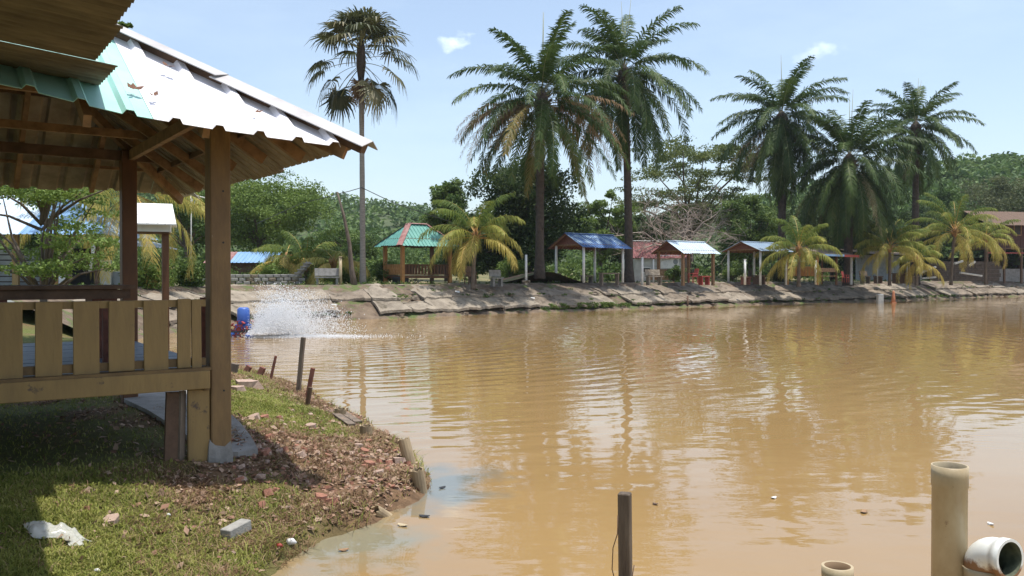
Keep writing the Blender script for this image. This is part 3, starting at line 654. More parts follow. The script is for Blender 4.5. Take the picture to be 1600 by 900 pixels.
# ---------------- palms ----------------
def frond(parent, org, az, el, bend, ln, leaf, m, tint, npair=46, hang=.7, spread=.35, w=.045, fwd=.45, vee=.15, start=.16, rach=.028, twist=0, brown_tip=0, rmat='rachis', power=1.25, name='frond'):
    K = 14; s = np.linspace(0, 1, K); th = el - bend * s ** power; ds = ln / (K - 1)
    X = np.concatenate([[0], np.cumsum(np.cos(th[:-1]) * ds)]); Z = np.concatenate([[0], np.cumsum(np.sin(th[:-1]) * ds)])
    side = rng.normal() * .06 * ln; Yc = side * s ** 2
    pa = np.stack([X, Yc, Z], 1)
    t = np.linspace(start, .99, npair); pt = np.stack([np.interp(t, s, pa[:, i]) for i in range(3)], 1)
    tg = np.gradient(pt, axis=0); tg /= np.linalg.norm(tg, axis=1)[:, None]
    lat = np.cross(np.array([0, 0, 1.]) + 0 * tg, tg); 
    bad = np.linalg.norm(lat, axis=1) < .2; lat[bad] = [0, 1, 0]; lat /= np.linalg.norm(lat, axis=1)[:, None]
    nr = np.cross(tg, lat)
    if twist: lat, nr = lat * math.cos(twist) + nr * math.sin(twist), nr * math.cos(twist) - lat * math.sin(twist)
    V = []; F = []; Tn = []
    for sd_ in (1, -1):
        n = npair; L_ = leaf * (.35 + .65 * np.sin(np.pi * np.clip(t * .92 + .06, 0, 1)) ** .7) * rng.uniform(.85, 1.1, n)
        f = fwd + .5 * t
        D = lat * sd_ + tg * f[:, None] + nr * (vee + rng.normal(size=n) * spread)[:, None]; D /= np.linalg.norm(D, axis=1)[:, None]
        mid = pt + D * (L_ * .45)[:, None]; mid[:, 2] -= hang * L_ * .10
        D2 = D.copy(); D2[:, 2] -= hang * rng.uniform(.8, 1.3, n); D2 /= np.linalg.norm(D2, axis=1)[:, None]
        tip = mid + D2 * (L_ * .55)[:, None]
        wv = tg * (w * .5); base = pt
        k = len(V) * 0
        vv = np.stack([base - wv * .6, base + wv * .6, mid + wv, mid - wv, tip + wv * .15, tip - wv * .15], 1)
        V.append(vv.reshape(-1, 3)); Tn.append(np.repeat(tint + rng.normal(size=n) * .07 + brown_tip * t ** 2, 2))
    V = np.concatenate(V); nl = len(V) // 6; i = np.arange(nl) * 6
    F = np.stack([np.stack([i, i + 1, i + 2, i + 3], 1), np.stack([i + 3, i + 2, i + 4, i + 5], 1)], 1).reshape(-1, 4)
    Tn = np.concatenate(Tn)
    # rachis, three-sided
    rv = []; rf = []; 
    for q in range(K):
        r_ = rach * (1 - .85 * s[q]); a = tg[0]
        rv += [pa[q] + [0, r_, 0], pa[q] + [0, -r_, 0], pa[q] + [0, 0, -r_ * 1.1], pa[q] + [0, 0, -r_ * 1.1]]
    b0 = len(V); V = np.concatenate([V, np.array(rv)])
    for q in range(K - 1):
        o_ = b0 + q * 4
        for (u, v) in ((0, 1), (1, 2), (2, 0)): rf.append((o_ + u, o_ + v, o_ + 4 + v, o_ + 4 + u))
    nl_f = len(F); F = np.concatenate([F, np.array(rf)]); Tn = np.concatenate([Tn, np.full(len(rf), .5)])
    o = npmesh(name, V, F, [m, M[rmat]], parent, tint=Tn, world=False)
    mi = np.zeros(len(F), dtype=np.int32); mi[nl_f:] = 1; o.data.polygons.foreach_set('material_index', mi)
    o.location = org; o.rotation_euler = (0, 0, az); return o

def trunk_mesh(parent, h, r0, r1, m, lean=(0, 0), rings=0, stubs=0, flare=1.5, seed=1):
    b = MB(); n = 22; pts = []; rr_ = []; rs = random.Random(seed)
    for i in range(n):
        u = i / (n - 1); pts.append((lean[0] * u ** 1.6, lean[1] * u ** 1.6, h * u - .2)); r_ = r0 + (r1 - r0) * u
        r_ *= 1 + (flare - 1) * math.exp(-u * 14); rr_.append(r_ * rs.uniform(.94, 1.06))
    b.tube(pts, rr_, 12)
    for k in range(stubs):                # old leaf bases
        u = rs.uniform(.1, 1) ** .7; a = rs.uniform(0, 6.28); z = h * u - .2; x0 = lean[0] * u ** 1.6; y0 = lean[1] * u ** 1.6; r_ = r0 + (r1 - r0) * u
        p = Vector((x0 + math.cos(a) * r_ * .85, y0 + math.sin(a) * r_ * .85, z)); q = p + Vector((math.cos(a) * r_ * .45, math.sin(a) * r_ * .45, r_ * .8))
        b.tube([p, q], [r_ * .22, r_ * .1], 4)
    return b.build('trunk', m, parent, world=False)

def oil_palm(lab, px, d, py_c, ln, n=34, seed=0, dead=6, low=-48, top_c=80, yaw=0, lx=0, leaf=.85, tr=.27, skirt=1.0, group='tall oil palms standing along the far bank', opts=None):
    base = FB(px, d); t = thing('oil_palm', lab, 'palm tree', base, 0, group); h = zt(py_c, d) - base.z; rs = random.Random(seed)
    lean = (lx, rs.uniform(-.3, .3)); trunk_mesh(t, h + .2, tr, tr * .85, M['bark_dark'], lean, stubs=60, seed=seed)
    O = Vector((lean[0], lean[1], h))
    for i in range(n):
        u = i / (n - 1); az = i * 2.39996 + yaw + rs.uniform(-.2, .2)
        el = R(top_c + (low - top_c) * (u ** .72)) + rs.uniform(-.1, .1); el = min(el, 1.45)
        bend = R(56 + 22 * math.sin(math.pi * min(1, u * 1.1))) * rs.uniform(.75, 1.2)
        if u > .8: bend *= .75
        l_ = ln * (rs.uniform(.86, 1.08)) * (1 - .22 * (1 - u) ** 3)
        tn = rs.uniform(.12, .5) if u < .7 else rs.uniform(.2, .7 + .25 * (seed == 1))
        frond(t, O + Vector((0, 0, .25 - .7 * u)), az, el, bend, l_, leaf, M['palm_oil'], tn, npair=78, hang=.7 + .7 * u, spread=.36, w=.095)
    for i in range(dead):                 # dry brown fronds hanging along the trunk
        az = i * 2.39996 * 1.3 + rs.uniform(-.4, .4) + yaw
        frond(t, O + Vector((0, 0, -.55)), az, R(rs.uniform(-50, -20) + (40 if seed == 1 else 0)), R(rs.uniform(32, 55) + (30 if seed == 1 else 0)), ln * rs.uniform(.7, .98) * skirt, leaf * .7, M['palm_dead'], rs.uniform(.1, .9), npair=50, hang=1.6, spread=.5, w=.04, name='dry_frond')
    b = MB()                              # fibrous heart and fruit under the crown
    b.tube([O + Vector((0, 0, -1.2)), O + Vector((0, 0, -.6)), O + Vector((0, 0, .1)), O + Vector((0, 0, .6))], [tr * .9, tr * 1.7, tr * 1.4, .05], 9)
    for k in range(14):
        a = rs.uniform(0, 6.28); p = O + Vector((math.cos(a) * tr * 1.2, math.sin(a) * tr * 1.2, rs.uniform(-1, -.1))); b.tube([p, p + Vector((math.cos(a) * .35, math.sin(a) * .35, .3))], [.09, .05], 4)
    b.build('crown_heart', M['bark_dark'], t, world=False)
    for k in range(2): # unopened spear leaves
        b = MB(); b.tube([O + Vector((.05, 0, .4)), O + Vector((rs.uniform(-.2, .5), 0, ln * rs.uniform(.62, .8)))], [.05, .012], 4); b.build('spear_leaf', M['lf_mid'] if 0 else M['rachis'], t, world=False)
    return t
oil_palm('oil palm with browning lower fronds rising from the mound beside the blue roofed shelter', 843, 52.5, 152, 6.9, n=48, seed=1, dead=24, yaw=.4, lx=.1, leaf=.82)
oil_palm('tallest oil palm, its crown overlapping the browning palm, trunk right of the blue roof', 983, 59, 112, 6.9, n=52, seed=2, dead=5, low=-56, yaw=1.2, lx=-.35, leaf=.9, tr=.28)
oil_palm('oil palm with a thick shaggy skirt of fronds right of the rain tree', 1222, 72, 184, 7.0, n=66, seed=3, dead=9, low=-74, yaw=.2, lx=-.15, leaf=.9, tr=.34)
oil_palm('squat oil palm with the lowest dark crown, between two taller ones', 1325, 70, 250, 7.4, n=66, seed=4, dead=4, low=-66, yaw=2.1, leaf=.95, tr=.34)
oil_palm('rightmost oil palm, its small crown clear against the sky', 1430, 80, 198, 6.4, n=46, seed=5, dead=5, low=-60, yaw=.9, leaf=.85, tr=.32, top_c=80)

def coco_palm(lab, px, d, py_c, ln, n=16, seed=0, lx=0, tr=.13, top=80, low=-25, yaw=0, name='coconut_palm', ty=.5, group='short yellowing coconut palms round the pond', zb=None, base=None, az_list=None, leaf=.72):
    base = base or FB(px, d); t = thing(name, lab, 'palm tree', base, 0, group); h = zt(py_c, d) - base.z; rs = random.Random(seed + 50)
    trunk_mesh(t, h + .2, tr, tr * .8, M['bark'], (lx, 0), flare=1.3, seed=seed)
    O = Vector((lx, 0, h))
    for i in range(n):
        u = i / (n - 1); az = i * 2.39996 + yaw + rs.uniform(-.25, .25)
        el = R(top + (low - top) * u ** .9); bend = R(70 + 32 * u) * rs.uniform(.8, 1.2)
        tn = np.clip(.14 + .75 * u ** 1.1 * (.6 + ty) + rs.uniform(-.12, .12), .05, .98)
        frond(t, O + Vector((0, 0, .12 - .3 * u)), az, min(el, 1.45), bend, ln * rs.uniform(.88, 1.08) * (.85 + .15 * u), leaf, M['palm_coco'], float(tn), npair=54, hang=1.3 + 1.6 * u * rs.uniform(.5, 1.3), spread=.34, w=.055, fwd=.5, vee=.1, rach=.03, rmat='rachis_y', brown_tip=.22, power=1.5, start=.2)
    b = MB(); b.tube([O + Vector((0, 0, -.5)), O + Vector((0, 0, -.1)), O + Vector((0, 0, .4))], [tr * .9, tr * 1.6, tr * .5], 8)
    for k in range(9):
        a = rs.uniform(0, 6.28); b.tube([O + Vector((math.cos(a) * .1, math.sin(a) * .1, rs.uniform(-.4, 0))), O + Vector((math.cos(a) * .3, math.sin(a) * .3, rs.uniform(.0, .3)))], [.07, .03], 4)
    b.build('crown_heart', M['heart'], t, world=False)
    return t
coco_palm('yellow green palm arching over the right side of the green roofed gazebo', 739, 47.5, 368, 3.8, n=21, seed=1, lx=.15, yaw=.3, top=72, low=-8, ty=.35)
coco_palm('yellow green palm standing between the grey blue roof and the small wooden hut', 1248, 62, 390, 3.6, n=20, seed=2, yaw=1.1, top=80, low=-15, ty=.2)
coco_palm('short palm with orange fronds in front of the grey shed at right', 1390, 69, 385, 3.8, n=20, seed=3, yaw=.6, top=75, low=-12, ty=.35)
coco_palm('bushy yellow green palm left of the dark red house', 1486, 73, 362, 5.0, n=24, seed=4, yaw=2.3, top=78, low=-12, lx=.3, ty=.3)
coco_palm('short green palm with upright fronds behind the concrete bench', 478, 50, 418, 3.3, n=12, seed=5, yaw=.2, top=82, low=18, ty=-.2, tr=.1)
coco_palm('yellow drooping palm just left of the upright green palm', 447, 49, 405, 2.7, n=10, seed=6, yaw=1.4, top=45, low=-15, ty=1.7, tr=.09)
coco_palm('yellow drooping palm crowded against the leaning bare trunk', 522, 48.5, 408, 2.7, n=10, seed=7, yaw=.2, top=48, low=-10, ty=1.7, tr=.09)
coco_palm('tall yellow palm with long hanging fronds behind the white birdhouse', 205, 36, 298, 4.9, n=24, seed=8, yaw=.8, top=60, low=-38, ty=.7, tr=.16, base=Vector(((205 - 800) / F * 36, 36, fz((205 - 800) / F * 36, 36))), leaf=.8)
coco_palm('yellow palm behind the blue roofed shed, hung with dry fronds', 95, 45, 320, 4.0, n=14, seed=9, yaw=.1, top=60, low=-30, ty=.7, tr=.16, base=Vector(((95 - 800) / F * 45, 45, 1.6)), leaf=.8)

coco_palm('yellow tinged palm partly hiding the dark red house at far right', 1540, 79, 372, 3.6, n=16, seed=10, yaw=1.0, top=70, low=-20, ty=.4)
coco_palm('low yellow palm at the water side between the two right palms', 1432, 71, 405, 2.9, n=14, seed=11, yaw=1.9, top=72, low=-20, ty=.5)

# fan palm
def fan_leaf(parent, org, az, el, pl, fr, tint, bend=.5, m=None, tilt=0, seg=26):
    """petiole, then a pleated fan whose finger tips hang"""
    b = MB(); pts = []; th = el; p = Vector((0, 0, 0)); pts.append(p.copy())
    for i in range(6): p = p + Vector((math.cos(th), 0, math.sin(th))) * (pl / 6); th -= bend / 6; pts.append(p.copy())
    V = []; F_ = []; T = []
    fwd = Vector((math.cos(th - .25), 0, math.sin(th - .25))); lat = Vector((0, 1, 0)); nrm = lat.cross(fwd) * -1
    if nrm.z < 0: nrm = -nrm
    rs = random.Random(int(az * 1000) + int(el * 100))
    for k in range(seg):
        a = R(-118 + 236 * (k + .5) / seg); da = R(236 / seg) * .52
        l_ = fr * (1 - .22 * abs(a) / 2.05) * rs.uniform(.78, 1.12); dr = rs.uniform(.12, .42)
        def pt(ang, r_, dz, up): 
            v = fwd * math.cos(ang) + lat * math.sin(ang); return p + v * r_ + nrm * up + Vector((0, 0, dz))
        cup = .10 * fr * math.cos(a)
        a1, a2 = a - da, a + da; i0 = len(V)
        V += [p, p, pt(a1, l_ * .5, -.01 * fr, cup), pt(a2, l_ * .5, -.03 * fr, cup + .05 * fr), pt(a - da * .55, l_ * .82, -.08 * fr, cup), pt(a + da * .55, l_ * .82, -.09 * fr, cup), pt(a, l_ * 1.05, -dr * fr, cup * .6), pt(a + .02, l_ * 1.05, -dr * fr - .01, cup * .6)]
        F_ += [(i0, i0 + 2, i0 + 3, i0 + 1), (i0 + 2, i0 + 4, i0 + 5, i0 + 3), (i0 + 4, i0 + 6, i0 + 7, i0 + 5)]; T += [tint + rs.gauss(0, .06), tint + rs.gauss(0, .06), tint + .12 + rs.gauss(0, .08)]
    V = [tuple(v) for v in V]; n0 = len(F_)
    F2 = []
    for i in range(6):
        o_ = len(V); q0, q1 = pts[i], pts[i + 1]; r_ = .028
        V += [tuple(q0 + Vector((0, r_, 0))), tuple(q0 - Vector((0, r_, 0))), tuple(q1 - Vector((0, r_, 0))), tuple(q1 + Vector((0, r_, 0))), tuple(q0 - Vector((0, 0, r_))), tuple(q1 - Vector((0, 0, r_)))]
        F2 += [(o_, o_ + 1, o_ + 2, o_ + 3), (o_, o_ + 3, o_ + 5, o_ + 4), (o_ + 1, o_ + 4, o_ + 5, o_ + 2)]
    o = npmesh('fan_leaf', V, F_ + F2, [m or M['palm_fan'], M['rachis']], parent, tint=np.array(T + [.3] * len(F2)), world=False)
    mi = np.zeros(n0 + len(F2), dtype=np.int32); mi[n0:] = 1; o.data.polygons.foreach_set('material_index', mi)
    o.location = org; o.rotation_euler = (tilt, 0, az); return o
b0 = FB(567, 47); t = thing('fan_palm', 'tall slender fan palm with round drooping leaves on a pale trunk', 'palm tree', b0)
h = zt(74, 47) - b0.z; trunk_mesh(t, h, .155, .13, M['bark_pale'], (-.08, 0), flare=1.5, seed=4)
O = Vector((-.08, 0, h)); rs = random.Random(3)
for i in range(30):                      # dense top
    u = i / 29; fan_leaf(t, O + Vector((0, 0, .15 - .3 * u)), i * 2.39996, R(95 - 88 * u), .8 + .95 * u, 1.38, rs.uniform(.05, .55), .15, tilt=rs.uniform(-.2, .2))
for i, (az, el, pl, z_) in enumerate(((3.05, 12, 1.9, -.7), (3.5, -2, 2.0, -.9), (2.7, -22, 1.9, -1.0), (3.3, -38, 2.0, -1.1), (.1, 16, 1.9, -.7), (-.3, -6, 1.9, -.9), (.25, -28, 2.0, -1.0), (-.15, -44, 1.9, -1.1), (-.75, -30, 2.0, -1.1), (3.75, -18, 1.8, -1.0), (1.0, -12, 1.7, -.9), (2.3, -30, 1.9, -1.1))):
    fan_leaf(t, O + Vector((0, 0, z_)), az, R(el), pl + .25, 1.3, rs.uniform(.05, .5) + (.3 if i in (5, 8, 9) else 0), .6, tilt=rs.uniform(-.25, .25))
for i in range(7):                       # dead brown skirt
    fan_leaf(t, O + Vector((0, 0, -1.35 - .1 * i)), i * 2.4 + .5, R(-58), .55, .9, rs.uniform(0, .6), .5, m=M['palm_dead'])
mb = MB(); mb.tube([O + Vector((0, 0, -1.9)), O + Vector((0, 0, -1.0)), O + Vector((0, 0, 0)), O + Vector((0, 0, .6))], [.15, .27, .22, .05], 9); mb.build('crown_heart', M['bark_dark'], t, world=False)

# leaning bare trunk with the overhead wire
b0 = FB(555, 43.6); tp = P(527, 300, 43.6)
t = thing('bare_trunk', 'thin leaning bare trunk without a crown left of the fan palm', 'dead tree', b0)
mb = MB(); d_ = tp - b0
mb.tube([(0, 0, -.2), tuple(d_ * .18 + Vector((-.02, 0, 0))), tuple(d_ * .45 + Vector((.12, 0, 0))), tuple(d_ * .75 + Vector((.1, 0, 0))), tuple(d_)], [.2, .13, .10, .075, .045], 8); mb.build('trunk', M['bark'], t, world=False)
wp = [tp, P(545, 299, 44.5), P(565, 293, 46.7), P(590, 305, 48), P(620, 319, 50), P(660, 332, 54), P(720, 352, 60)]
mb = MB(); mb.tube([tp + Vector((0, 0, -.1))] + wp[1:], .022, 4); mb.tube([P(527, 304, 43.6), P(470, 318, 48), P(400, 350, 55)], .018, 4)
mb.build('overhead_wire', M['cable'], lab='black overhead wire strung past the fan palm trunk', cat='wire', org=tuple(tp))
# ---------------- sheet roofs ----------------
BOX = lambda pitch, h: [(0, 0), (pitch * .68, 0), (pitch * .76, h), (pitch * .92, h)]
SIN = lambda pitch, h: [(pitch * i / 6, h * .5 * (1 - math.cos(2 * math.pi * i / 6))) for i in range(6)]
def roof_face(parent, A, B, inw, run, slope, sheet, prof, pitch, mats, seed=0, ext=.03, dz=None, th=.004, name='roof_sheet', pick=None, trim=None):
    A = Vector(A); B = Vector(B); W = (B - A).length; u = (B - A).normalized(); inw = Vector(inw).normalized()
    up = (inw + Vector((0, 0, slope))).normalized(); nr = Vector((0, 0, 1)); nr = (nr - up * nr.dot(up)).normalized()
    rs = random.Random(seed); k = 0; w0 = 0
    while w0 < W - .02:
        w1 = min(W, w0 + sheet * rs.uniform(.96, 1.04)); e = rs.uniform(-ext, ext); b = MB(); cols = []; lift = .006 * (k % 2)
        if trim: e += trim(k)
        x = math.floor(w0 / pitch) * pitch; ws = [(w0, None)]
        while x < w1:
            for (px_, h_) in prof:
                if w0 < x + px_ < w1: ws.append((x + px_, h_))
            x += pitch
        ws.append((w1, None))
        # interpolate the profile's height at the sheet's own edges
        for i, (w_, h_) in enumerate(ws):
            if h_ is None:
                q = (w_ % pitch); pr = prof + [(pitch, prof[0][1])]
                for a_, c_ in zip(pr, pr[1:]):
                    if a_[0] <= q <= c_[0] + 1e-9: h_ = a_[1] + (c_[1] - a_[1]) * (q - a_[0]) / max(1e-6, c_[0] - a_[0]); break
                if h_ is None: h_ = 0
            rm = max(.0, run(w_)); a = A + u * w_ + nr * (h_ + lift); d = dz(w_) if dz else 0
            if rm < .03: continue
            n_ = 3
            cols.append([a + inw * r + Vector((0, 0, r * slope + d * (1 - max(0, r) / rm))) for r in [(-e) + (rm + e) * i / n_ for i in range(n_ + 1)]])
        if len(cols) > 1:
            n_ = len(cols[0]); V = [p for c in cols for p in c]; m_ = len(V); V += [p - nr * th for p in V]; fs = []; mi = []
            for i in range(len(cols) - 1):
                for j in range(n_ - 1):
                    a, c, d, e_ = i * n_ + j, (i + 1) * n_ + j, (i + 1) * n_ + j + 1, i * n_ + j + 1
                    fs.append((a, c, d, e_)); mi.append(0); fs.append((m_ + a, m_ + e_, m_ + d, m_ + c)); mi.append(1)
                fs.append((i * n_, m_ + i * n_, m_ + (i + 1) * n_, (i + 1) * n_)); mi.append(0)
            for q in (0, len(cols) - 1):
                for j in range(n_ - 1): a = q * n_ + j; fs.append((a, a + 1, m_ + a + 1, m_ + a)); mi.append(0)
            top = pick(k) if pick else mats[0]
            b.v = [tuple(p) for p in V]; b.f = fs; b.mi = mi; b.sm = [False] * len(fs)
            b.build(name, [top, mats[1]], parent, org=V[0])
        w0 = w1; k += 1
def cap(parent, a, b_, w, m, name='ridge_cap', lift=.03, drop=.35, n=1, seed=0):   # folded flashing along a hip or ridge
    a = Vector(a); b_ = Vector(b_); t = (b_ - a).normalized(); x = t.cross(Vector((0, 0, 1))).normalized(); u = x.cross(t)
    if u.z < 0: u = -u
    rs = random.Random(seed)
    for i in range(n):
        p = a.lerp(b_, i / n) - (t * .04 if i else t * 0); q = a.lerp(b_, (i + 1) / n); l = lift + (i % 2) * .006; mb = MB(); V = []
        for pt in (p, q):
            j = rs.uniform(-.012, .012)
            V += [pt + x * w + u * (l - w * drop + j), pt + u * l, pt - x * w + u * (l - w * drop - j)]
        V += [v - u * .006 for v in V]
        mb.add(V, [(0, 3, 4, 1), (1, 4, 5, 2), (6, 7, 10, 9), (7, 8, 11, 10), (0, 1, 7, 6), (1, 2, 8, 7), (3, 9, 10, 4), (4, 10, 11, 5), (0, 6, 9, 3), (2, 5, 11, 8)])
        mb.build(name, m, parent, org=p)

# ---------------- the yellow hut in the foreground ----------------
fA = Vector((.82, .574, 0)).normalized(); sA_ = Vector((-.574, .82, 0)).normalized(); A0 = Vector((-2.14, 6.2, 0)); ZG = .687
RZ = math.atan2(fA.y, fA.x)
def H(f, s, z): v = A0 + fA * f + sA_ * s; return Vector((v.x, v.y, z))     # hut coordinates: along front, inwards, height
hut = thing('raised_hut', 'yellow timber hut on posts in the foreground, under a patched green and white roof', 'hut', (A0.x, A0.y, ZG), RZ)
DP = 3.17; LF = 3.7; EZ = 2.905; OV = .79; SL = .65
def hp_(name, m, fn, **k): b = MB(); fn(b); return b.build(name, m, hut, **k)
rot = Matrix.Rotation(RZ, 4, 'Z')
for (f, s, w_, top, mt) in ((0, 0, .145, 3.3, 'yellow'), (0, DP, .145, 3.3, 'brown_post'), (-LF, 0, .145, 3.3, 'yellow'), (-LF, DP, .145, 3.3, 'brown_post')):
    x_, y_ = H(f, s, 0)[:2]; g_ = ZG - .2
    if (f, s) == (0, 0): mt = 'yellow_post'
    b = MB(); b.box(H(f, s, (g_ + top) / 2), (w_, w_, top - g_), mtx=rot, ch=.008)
    p_ = b.build('post', M[mt], hut, org=H(f, s, g_))
    if (f, s) == (0, 0): p_['label'] = 'front corner post with flaking paint'
for z_ in (1.18, 1.72, 2.25, 2.62): hp_('bolt', M['black'], lambda b: b.tube([H(.018, -.0715, z_), H(.018, -.0755, z_)], .008, 6)) if z_ != 1.72 else None
# chipped concrete foot of the corner post
b = MB(); vs = []
for k, (hh, gr) in enumerate(((0, .035), (.05, .03), (.11, .016), (.15, .003))):
    for i in range(16):
        a = i / 16 * 2 * math.pi; r_ = (.5 * .145) / max(abs(math.cos(a)), abs(math.sin(a))); j = random.uniform(-.3, 1) * gr * .6
        vs.append(H(0 - .01, 0, 0) + (fA * math.cos(a) + sA_ * math.sin(a)) * (r_ + gr * .6 + j * .5) + Vector((0, 0, ZG - .03 + hh * (1 + .3 * math.sin(i * .9)))))
fs = [(k * 16 + i, k * 16 + (i + 1) % 16, k * 16 + 16 + (i + 1) % 16, k * 16 + 16 + i) for k in range(3) for i in range(16)] + [tuple(range(48, 64))]
b.add(vs, fs); b.build('footing', M['conc_grey'], hut)
# short plank and props beside the post, below the deck beam
hp_('prop_plank', M['yellow'], lambda b: b.box(H(-.155, -.045, (ZG - .05 + 1.2) / 2), (.15, .035, 1.2 - ZG + .05), mtx=rot, ch=.004))
hp_('prop_plank', M['wood_grey'], lambda b: b.beam(H(-.275, -.04, ZG - .04), H(-.26, -.03, 1.195), .022, .05))
hp_('prop_plank', M['wood_dark'], lambda b: b.beam(H(-.345, -.03, ZG - .04), H(-.325, -.02, 1.19), .085, .04, up=sA_))
hp_('cleat', M['yellow_dark'], lambda b: b.box(H(-.105, -.05, 1.275), (.045, .05, .17), mtx=rot))
# deck: beams, joists, boards
hp_('deck_beam', M['yellow'], lambda b: b.box(H(-LF / 2 - .10, -.095, 1.272), (LF + .02, .045, .128), mtx=rot, ch=.004))
hp_('deck_beam', M['wood_dark'], lambda b: b.box(H(-LF / 2, DP, 1.265), (LF, .045, .11), mtx=rot))
hp_('deck_beam', M['wood_dark'], lambda b: b.box(H(-.095, DP / 2, 1.265), (.045, DP - .16, .11), mtx=rot))
hp_('deck_beam', M['wood_dark'], lambda b: b.box(H(-LF, DP / 2, 1.265), (.045, DP - .16, .11), mtx=rot))
for k in range(6): hp_('joist', M['wood_dark'], lambda b: b.box(H(-.55 - k * .55, DP / 2, 1.27), (.05, DP - .1, .09), mtx=rot))
k = 0; s = .0
while s < DP:
    z_ = 1.335 + random.uniform(0, .004)
    hp_('deck_board', M['floor_blue'], lambda b: b.box(H(-LF / 2 - .0, s + .075, z_), (LF - .14 if s < .1 or s > DP - .25 else LF + .05, .142, .024), mtx=rot), org=H(-LF, s, z_)); s += .15
hp_('sill_board', M['yellow_dark'], lambda b: b.box(H(-LF / 2 - .05, -.055, 1.3475), (LF - .06, .12, .02), mtx=rot))
# front railing: two rails and wide pickets
hp_('rail', M['yellow'], lambda b: b.box(H(-LF / 2 - .02, -.02, 1.815), (LF - .16, .05, .05), mtx=rot))
hp_('rail', M['yellow_dark'], lambda b: b.box(H(-LF / 2 - .02, -.02, 1.395), (LF - .16, .05, .055), mtx=rot))
def tpx(px): q = (px - 800) / F; return (A0.x - q * A0.y) / (fA.x - q * fA.y)     # metres left of the post that show at that column
for (p0, p1, m_) in ((324.5, 334.5, 'yellow_dark'), (295, 310, 'yellow'), (273.5, 294.2, 'yellow'), (220.5, 258.5, 'yellow'), (167, 207, 'yellow'), (111.5, 152, 'yellow'), (53, 95, 'yellow'), (-12, 33, 'yellow'), (-75, -30, 'yellow'), (-145, -96, 'yellow'), (-225, -168, 'yellow'), (-315, -250, 'yellow')):
    a, c = tpx(p0), tpx(p1); z0, z1 = 1.355 + random.uniform(-.008, .008), 1.842 + random.uniform(-.006, .006)
    hp_('picket', M[m_], lambda b: b.beam(H(-(a + c) / 2 + random.uniform(-.004, .004), -.058, z0), H(-(a + c) / 2, -.058, z1), abs(a - c), .022, up=sA_, ch=.003), org=H(-(a + c) / 2, -.058, z0))
hp_('picket', M['wood_red'], lambda b: b.box(H(-.06, .18, 1.6), (.03, .06, .5), mtx=rot))
hp_('picket', M['wood_dark'], lambda b: b.box(H(-.35, DP - .03, 1.62), (.12, .03, .46), mtx=rot))
# roof timbers
PZ = 3.25
hp_('wall_plate', M['wood'], lambda b: b.box(H(0.02, DP / 2 + .08, PZ), (.05, DP + .5, .10), mtx=rot))
hp_('wall_plate', M['wood_dark'], lambda b: b.box(H(-LF / 2, DP, PZ - .005), (LF + .6, .05, .10), mtx=rot))
hp_('wall_plate', M['wood'], lambda b: b.box(H(-LF / 2, 0, PZ), (LF + .5, .05, .10), mtx=rot))
hp_('tie_beam', M['wood'], lambda b: b.box(H(-LF / 2, 2.3, PZ + .085), (LF + .3, .05, .07), mtx=rot))
for k, s_ in enumerate((.05, .7, 1.45, 2.2, 2.9)):
    lim = min(s_ + OV, DP + OV - s_ ) - .12; e0 = .58 if k % 2 else .66
    f0 = OV - .22; f1 = OV - min(lim, 2.3)
    zz = lambda f_: EZ + (OV - f_) * SL - .065
    hp_('rafter', M['wood'], lambda b: b.beam(H(e0 - .1 * (k == 2), s_, zz(e0 - .1 * (k == 2))), H(f1, s_, zz(f1)), .045, .085))
for k, f_ in enumerate((-.25, -.95, -1.6, -2.3, -3.0)):
    for side_ in (0, 1):
        rr1 = min(OV - f_, 2.3) ; zz = lambda r_: EZ + r_ * SL - .07
        S_ = (lambda r_: DP + OV - r_) if side_ else (lambda r_: -OV + r_)
        hp_('rafter', M['wood'], lambda b: b.beam(H(f_, S_(.16), zz(.16)), H(f_, S_(rr1 - .06), zz(rr1 - .06)), .045, .08))
for (r_, m_) in ((.42, 'wood'), (1.25, 'wood_dark')):
    hp_('purlin', M[m_], lambda b: b.beam(H(OV - r_ - .03, DP + OV - r_, EZ + r_ * SL - .022), H(-LF - .2, DP + OV - r_, EZ + r_ * SL - .022), .05, .03))
    hp_('purlin', M['wood_dark'], lambda b: b.beam(H(OV - r_, -OV + r_ + .1, EZ + r_ * SL - .022), H(OV - r_, DP + OV - r_ - .05, EZ + r_ * SL - .022), .03, .05))
RUN = (DP + 2 * OV) / 2; WF = LF + 2 * OV
apexR = H(OV - RUN, -OV + RUN, EZ + RUN * SL); apexL = H(-LF - OV + RUN, -OV + RUN, EZ + RUN * SL)
for (c_, a_) in ((H(OV - .1, -OV + .1, EZ - .03), apexR), (H(OV - .1, DP + OV - .1, EZ - .03), apexR)):
    hp_('hip_rafter', M['wood'], lambda b: b.beam(c_, a_ - Vector((0, 0, .08)), .05, .09))
runh = lambda W: (lambda w_: min(w_, W - w_, RUN))
ezf_ = lambda w_: float(np.interp(WF - w_, [0, 1.06, 1.6, 2.2, 3.2], [-.01, .03, .07, .17, .24]))
under = M['sheet_under']
